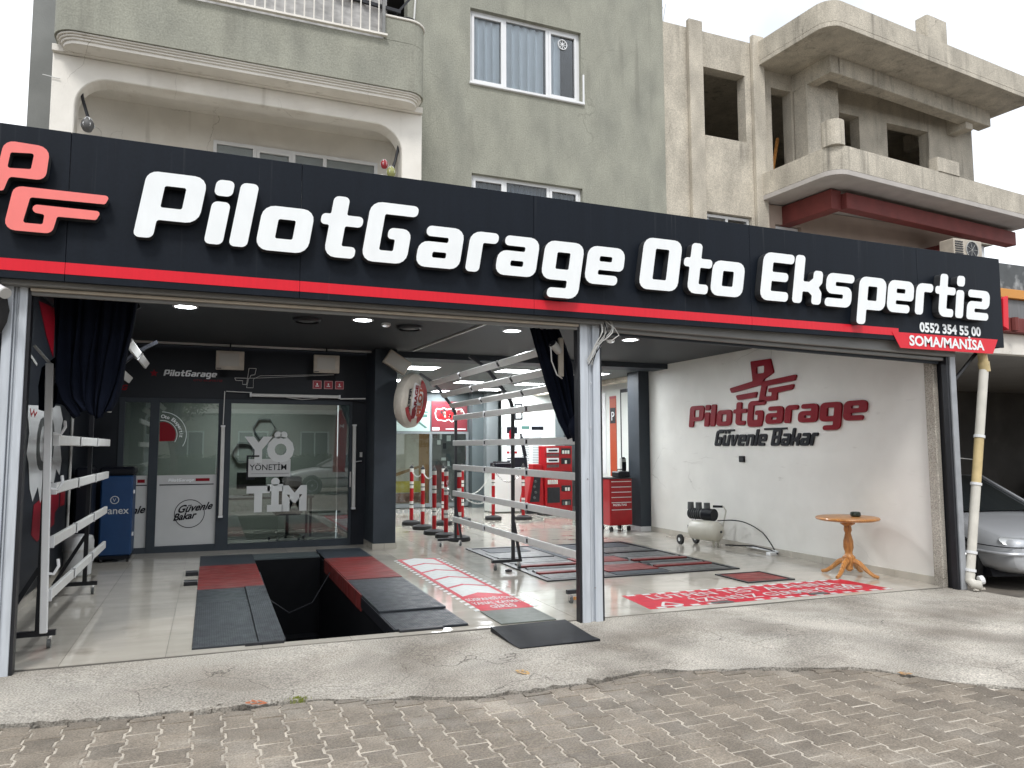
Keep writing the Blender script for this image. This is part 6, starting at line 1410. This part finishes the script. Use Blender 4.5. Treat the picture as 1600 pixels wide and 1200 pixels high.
# ================================================================ cars
def car(label, paint, loc, rz, trim=True):
    t_ = thing('parked_car', label, 'car', loc, rz)
    # lower body: stations along the length
    ST = [(2.17,.60,.30,.62),(2.12,.74,.24,.70),(1.95,.83,.21,.76),(1.60,.86,.20,.84),(1.20,.865,.20,.90),(.80,.865,.20,.945),(.2,.865,.20,.955),(-.6,.865,.20,.965),(-1.3,.86,.20,.98),(-1.75,.85,.22,.99),(-2.05,.80,.26,.96),(-2.18,.68,.32,.86)]
    rows = []
    for x,w,zb,zt in ST:
        h = zt-zb
        pr = [(0,zb),(w*.80,zb),(w*.97,zb+h*.18),(w,zb+h*.45),(w*.985,zb+h*.70),(w*.93,zt-h*.06),(w*.70,zt-.005),(w*.35,zt+.018),(0,zt+.024)]
        full = pr + [(-a,b) for a,b in reversed(pr[1:-1])]
        rows.append([Vector((x,a,b)) for a,b in full])
    mb = MB(); k_ = len(rows[0])
    vs = [p for r_ in rows for p in r_]; fs = []
    for i in range(len(rows)-1):
        for j in range(k_): fs.append((i*k_+j,i*k_+(j+1)%k_,(i+1)*k_+(j+1)%k_,(i+1)*k_+j))
    fs += [tuple(reversed(range(k_))), tuple(range((len(rows)-1)*k_,len(rows)*k_))]
    mb.add(vs, fs)
    bd = mb.build('body', paint, t_, local=True, smooth=True, fixn=True); sm = bd.modifiers.new('s','SUBSURF'); sm.levels = 2; sm.render_levels = 2
    # cabin
    bl = [(.88,.70,.95),(-1.72,.68,.985)]; 
    A = Vector((.95,.70,.955)); Bq = Vector((.08,.54,1.40)); Cq = Vector((-.95,.54,1.405)); Dq = Vector((-1.72,.66,.99)); A2 = Vector((.55,.78,.95)); D2 = Vector((-1.35,.77,.975))
    def mir(p): return Vector((p.x,-p.y,p.z))
    rf = MB(); rr_ = [[Vector((x,y,z+.045*(1-(y/.54)**2))) for y in [-.54+1.08*i/8 for i in range(9)]] for x,z in ((.10,1.385),(-.2,1.41),(-.6,1.415),(-.97,1.39))]
    rf.grid(rr_).build('roof', paint, t_, local=True, smooth=True, fixn=True)
    ws = MB(); R0 = [A.lerp(mir(A),i/6)+Vector((.10*(1-(i/3-1)**2),0,0)) for i in range(7)]; R1 = [Bq.lerp(mir(Bq),i/6)+Vector((.05*(1-(i/3-1)**2),0,.04*(1-(i/3-1)**2)-.01)) for i in range(7)]
    m_cg = mat('tinted car glass', (.012,.016,.018), .04, spec=.8)
    ws.grid([R0,R1]).build('windshield', m_cg, t_, local=True, smooth=True)
    R2 = [Cq.lerp(mir(Cq),i/6)+Vector((-.03*(1-(i/3-1)**2),0,.03*(1-(i/3-1)**2)-.01)) for i in range(7)]; R3 = [Dq.lerp(mir(Dq),i/6)+Vector((-.08*(1-(i/3-1)**2),0,0)) for i in range(7)]
    MB().grid([R2,R3]).build('rear_window', m_cg, t_, local=True, smooth=True)
    for sg_ in (1,-1):
        f = (lambda p: p) if sg_ > 0 else mir
        mdl0 = Vector((-.38,.785,.955)); mdl1 = Vector((-.42,.56,1.395))
        for a,b,c,d in ((A2,mdl0,mdl1,Bq),(mdl0,D2,Cq,mdl1)):
            MB().add([f(a),f(b),f(c),f(d)],[(0,1,2,3) if sg_<0 else (3,2,1,0)]).build('side_window', m_cg, t_, local=True)
        for a,b,wd in ((A,Bq,.07),(mdl0,mdl1,.06),(Dq,Cq,.09)): MB().beam(f(a),f(b),wd,.04,(0,1,0)).build('pillar', paint, t_, local=True, bevel=.008)
        MB().add([f(A),f(A2),f(Bq)],[(0,1,2)]).build('quarter_panel', paint, t_, local=True)
        MB().add([f(Dq),f(D2),f(Cq)],[(0,1,2)]).build('quarter_panel', paint, t_, local=True)
        MB().beam(f(Bq),f(Cq),.05,.03).build('roof_rail', paint, t_, local=True)
        for x in (1.30,-1.30):
            ar_ = MB().cyl((x,sg_*.70,.315),(x,sg_*.868,.315),.355,.355,32).build('wheel_arch_shade', m_rubber, t_, local=True, smooth=False)  # dark disc over the body stands in for the shaded wheel housing
            wh = MB().lathe([(.20,-.09),(.30,-.10),(.315,-.08),(.315,.08),(.30,.10),(.20,.09)], (x,sg_*.79,.315), 32, axis=(0,sg_,0)).build('wheel', m_rubber, t_, local=True, smooth=True)
            MB().lathe([(.02,.095),(.06,.085),(.17,.08),(.20,.102),(.205,.088)], (x,sg_*.79,.315), 24, axis=(0,sg_,0)).build('rim', m_alu, wh, local=True, smooth=True)
        MB().obox((.62,sg_*.93,.99),(.16,.16,.11)).build('mirror', paint, t_, local=True, bevel=.03, seg=2)
        hl = MB().prism([rnd([(.40,.60,.04),(.74,.60,.06),(.80,.71,.05),(.44,.70,.05)])], lambda u,v,w: Vector((2.165-.24*max(0,(u-.40)/.4)**2+w-.25*(v-.6), sg_*(u*1.03+w*.5*max(0,(u-.4)/.4)), v)), .03).build('headlight', mat('headlight lens',(.55,.58,.60),.12,spec=.9), t_, local=True, fixn=True)
        MB().prism([rnd([(.46,.70,.03),(.72,.70,.03),(.72,.84,.03),(.46,.84,.03)])], lambda u,v,w: Vector((-2.165+.25*max(0,(u-.45)/.4)**2-w, sg_*u, v)), .02).build('tail_light', m_dred, t_, local=True, fixn=True)
        for x in (.35,-.62): MB().obox((x-.28,sg_*.872,.80),(.16,.02,.03)).build('door_handle', paint, t_, local=True, bevel=.006)
        for x in (.78,-.36,-1.12): MB().obox((x,sg_*.8665,.60),(.006,.006,.52)).build('door_gap', m_black, t_, local=True)
        MB().obox((0,sg_*.873,.56),(2.2,.012,.05)).build('side_moulding', mat('grey trim',(.10,.10,.10),.5), t_, local=True)
    MB().prism([rnd([(-.82,.0,.1),(.82,.0,.1),(.70,.12,.05),(-.70,.12,.05)],5)], lambda u,v,w: Vector((2.05-.42*(abs(u)/.82)**3+v*1.1+.015, u, .46+w)), .045).build('bumper_strip', paint, t_, local=True, bevel=.012)
    MB().prism([[(-.36,.60),(.36,.60),(.34,.69),(-.34,.69)]], lambda u,v,w: Vector((2.16-.02*abs(u)+w,u,v)), .02).build('grille', m_bacr, t_, local=True)
    MB().prism([rnd([(-.5,.27,.03),(.5,.27,.03),(.5,.35,.03),(-.5,.35,.03)])], lambda u,v,w: Vector((2.165-.06*u*u+w,u,v)), .02).build('lower_grille', m_bacr, t_, local=True)
    MB().prism([[(-.78,.17),(.78,.17),(.80,.27),(-.80,.27)]], lambda u,v,w: Vector((2.10-.32*(abs(u)/.8)**3-w,u,v)), .3).build('lip_spoiler', m_bacr, t_, local=True)
    pl_ = [(1.66,.878),(1.84,.874),(1.99,.850),(2.09,.785),(2.145,.65),(2.175,.42),(2.19,.2)]
    pl_ = pl_+[(2.192,0)]+[(a,-b) for a,b in reversed(pl_)]
    MB().tube([(a,b,.50) for a,b in pl_],.022,8).build('bumper_moulding', paint, t_, local=True, smooth=True)
    MB().tube([(a-.004,b*.992,.585) for a,b in pl_],.007,6).build('bumper_gap', m_bacr, t_, local=True, smooth=True)
    MB().obox((2.19,0,.46),(.02,.52,.11)).build('number_plate', m_gloss, t_, local=True)
    return t_
m_silver = mat('silver car paint', (.50,.52,.55), .28, .3, coat=.8, var=.04, scale=1)
m_wcar = mat('white car paint', (.66,.66,.64), .3, coat=.7, var=.04, scale=1); m_ycar = mat('yellow car paint', (.52,.30,.02), .35, coat=.6)
dz = gz(10.5)+drop(10.5,2)-.004
car('silver saloon car parked nose out in the carport next door', m_silver, (10.76,2.30,dz), R(-104.5))
car('yellow car parked deep in the carport behind the silver car', m_ycar, (18.6,3.6,dz-.06), -math.pi/2)
car('white saloon car parked across the street, mirrored in the office window', m_wcar, (4.6,-8.6,gz(4.6)-.01), math.pi)

# ================================================================ across the street (seen mirrored in the glass)
ow = thing('street_house', 'pale two storey house across the street, mirrored in the office glass', 'building', (0,-19,0))
oh = []
for fz_ in (0.9,4.0):
    for x in (-7.5,-4.6,-1.7,1.2,4.1,7.0): oh.append((x,x+1.4,fz_,fz_+1.5))
wall_with_holes(MB(), -10,10,-.3,6.6,-19.25,-19.0,oh).build('wall', mat('pale render opposite',(.50,.46,.40),.9,var=.12,scale=1), ow)
Bx(-10.3,10.3,-26,-18.6,6.6,6.85).build('roof', m_raw, ow); Bx(-10,10,-26,-25.8,-.3,6.6).build('wall', m_cream, ow); Bx(-10,-9.8,-25.8,-19.25,-.3,6.6).build('wall', m_cream, ow); Bx(9.8,10,-25.8,-19.25,-.3,6.6).build('wall', m_cream, ow)
for a in oh:
    wn = MB().box(a[0],a[1],-19.1,-19.04,a[2],a[2]+.07).box(a[0],a[1],-19.1,-19.04,a[3]-.07,a[3]).box(a[0],a[0]+.07,-19.1,-19.04,a[2]+.07,a[3]-.07).box(a[1]-.07,a[1],-19.1,-19.04,a[2]+.07,a[3]-.07).box((a[0]+a[1])/2-.03,(a[0]+a[1])/2+.03,-19.1,-19.04,a[2]+.07,a[3]-.07).build('window', m_pvc, ow)
    Bx(a[0]+.07,a[1]-.07,-19.13,-19.11,a[2]+.07,a[3]-.07).build('pane', m_room, wn)
Bx(-10,10,-18.999,-17.8,3.2,3.4).build('balcony', m_cream, ow)
def tree(x,y,h,label,seed):
    rt_ = random.Random(seed); t_ = thing('street_tree', label, 'tree', (x,y,gz(x)), group='trees across the street')
    tips = []; mb = MB()
    def limb(p,d,L_,r_,lev):
        pts = [p]; dd = d.normalized()
        for i in range(4):
            dd = (dd+Vector((rt_.uniform(-.2,.2),rt_.uniform(-.2,.2),rt_.uniform(-.02,.16)))).normalized(); pts.append(pts[-1]+dd*(L_/4))
        mb.tube(pts,[r_*(1-.12*i) for i in range(5)],7 if lev<2 else 5)
        if lev >= 3: tips.append(pts[-1]); tips.append(pts[2]); return
        for i in range(3 if lev else 4):
            a = rt_.uniform(0,6.28); limb(pts[-1] if i else pts[3], Vector((math.cos(a)*.8,math.sin(a)*.8,rt_.uniform(.35,.95))), L_*rt_.uniform(.55,.78), r_*.52, lev+1)
    limb(Vector((x,y,gz(x)-.1)), Vector((.1,.05,1)), h*.36, .16, 0)
    mb.build('trunk', mat('bark',(.09,.07,.055),.9,var=.3,scale=8,bump=.5,bscale=40), t_, smooth=True)
    lf = MB()
    for p in tips:
        for _ in range(26):
            c = p+Vector((rt_.gauss(0,.32),rt_.gauss(0,.32),rt_.gauss(0,.26))); u = Vector((rt_.uniform(-1,1),rt_.uniform(-1,1),rt_.uniform(-1,1))).normalized(); w = u.orthogonal().normalized(); s_ = rt_.uniform(.05,.10)
            lf.add([c-u*s_,c+w*s_*.5,c+u*s_,c-w*s_*.5],[(0,1,2,3)])
    kind(lf.build('crown', mat('olive leaves',(.085,.095,.035),.8,var=.4,scale=3), t_), 'stuff')
tree(-1.3,-12.5,6.0,'leafy tree across the street with forked trunk, mirrored in the office door',3)
tree(6.8,-13.5,6.5,'leafy tree across the street behind the white car',5)
def flag(x,y,h,label):
    t_ = thing('feather_flag', label, 'flag', (x,y,gz(x)), group='red feather flags across the street')
    pl = [(x,y,gz(x)),(x,y,h*.6),(x+.04,y,h*.85),(x+.16,y,h*.97),(x+.36,y,h)]
    MB().tube(pl,.014,6).build('pole', m_alu, t_); MB().lathe([(.22,0),(.22,.05),(.04,.07)],(x,y,gz(x)),16).build('base', m_black, t_)
    o_ = MB().prism([rnd([(x+.015,h*.25,0),(x+.44,h*.25,.0),(x+.48,h*.80,.15),(x+.34,h-.03,.12),(x+.12,h*.93,.2)],5)], lambda u,v,w: Vector((u,y+.03*math.sin(v*3)+w,v)), .004).build('cloth', m_fire, t_)
    text(MB(),'Oto Ekspertiz',lambda u,v,w: Vector((x+.36-v,y+.012+.03*math.sin((h*.3+u)*3)+w,h*.3+u)),.26,offset=.008,width=h*.5).build('lettering', m_signw, o_)
    text(MB(),'Oto Ekspertiz',lambda u,v,w: Vector((x+.14+v,y-.010+.03*math.sin((h*.3+u)*3)-w,h*.3+u)),.26,offset=.008,width=h*.5).build('lettering', m_signw, o_)
flag(3.9,-7.2,3.0,'red feather flag beside the white car, mirrored in the office window'); flag(.2,-10.5,2.6,'shorter red feather flag across the street near the forked tree')
hdg = MB(); rh = random.Random(2)
for i in range(5200):
    c = Vector((rh.uniform(-9,9),rh.uniform(-17.2,-16.4),rh.uniform(0,1.3))); u = Vector((rh.uniform(-1,1),rh.uniform(-1,1),rh.uniform(-1,1))).normalized(); w = u.orthogonal().normalized()
    hdg.add([c-u*.07,c+w*.04,c+u*.07,c-w*.04],[(0,1,2,3)])
hg = thing('hedge', 'clipped hedge before the house across the street', 'hedge', (0,-16.8,0)); kind(hdg.build('foliage', mat('olive leaves',(.085,.095,.035)), hg), 'stuff'); Bx(-9,9,-17.1,-16.5,-.1,1.15).build('core', mat('hedge core',(.03,.035,.015),.9), hg)
# ================================================================ far houses
def far_house(x,y,w,d,h,label,col,wins):
    t_ = thing('far_house', label, 'building', (x,y,0))
    Bx(x,x+w,y,y+d,-2,h).build('wall', mat('far wall %s'%label[:9],col,.9,var=.06,scale=.3), t_); Bx(x-.3,x+w+.3,y-.3,y+d+.3,h,h+.25).build('roof', m_raw, t_)
    for (a,b,c,e) in wins: Bx(x+a,x+b,y-.03,y-.001,c,e).build('window', m_cg2, t_)
m_cg2 = mat('far window', (.10,.16,.22), .2)
far_house(30,21,9,8,12.5,'tall white far house with blue balconies beyond the carport',(.66,.67,.68),[(a,a+1.2,z,z+1.4) for a in (1,3.6,6.2) for z in (2,5,8,10.6)])
far_house(-15,10,7,8,4.6,'low grey far house at the left behind the sign',(.30,.29,.28),[(1,2.2,2,3.4),(4,5.2,2,3.4)])
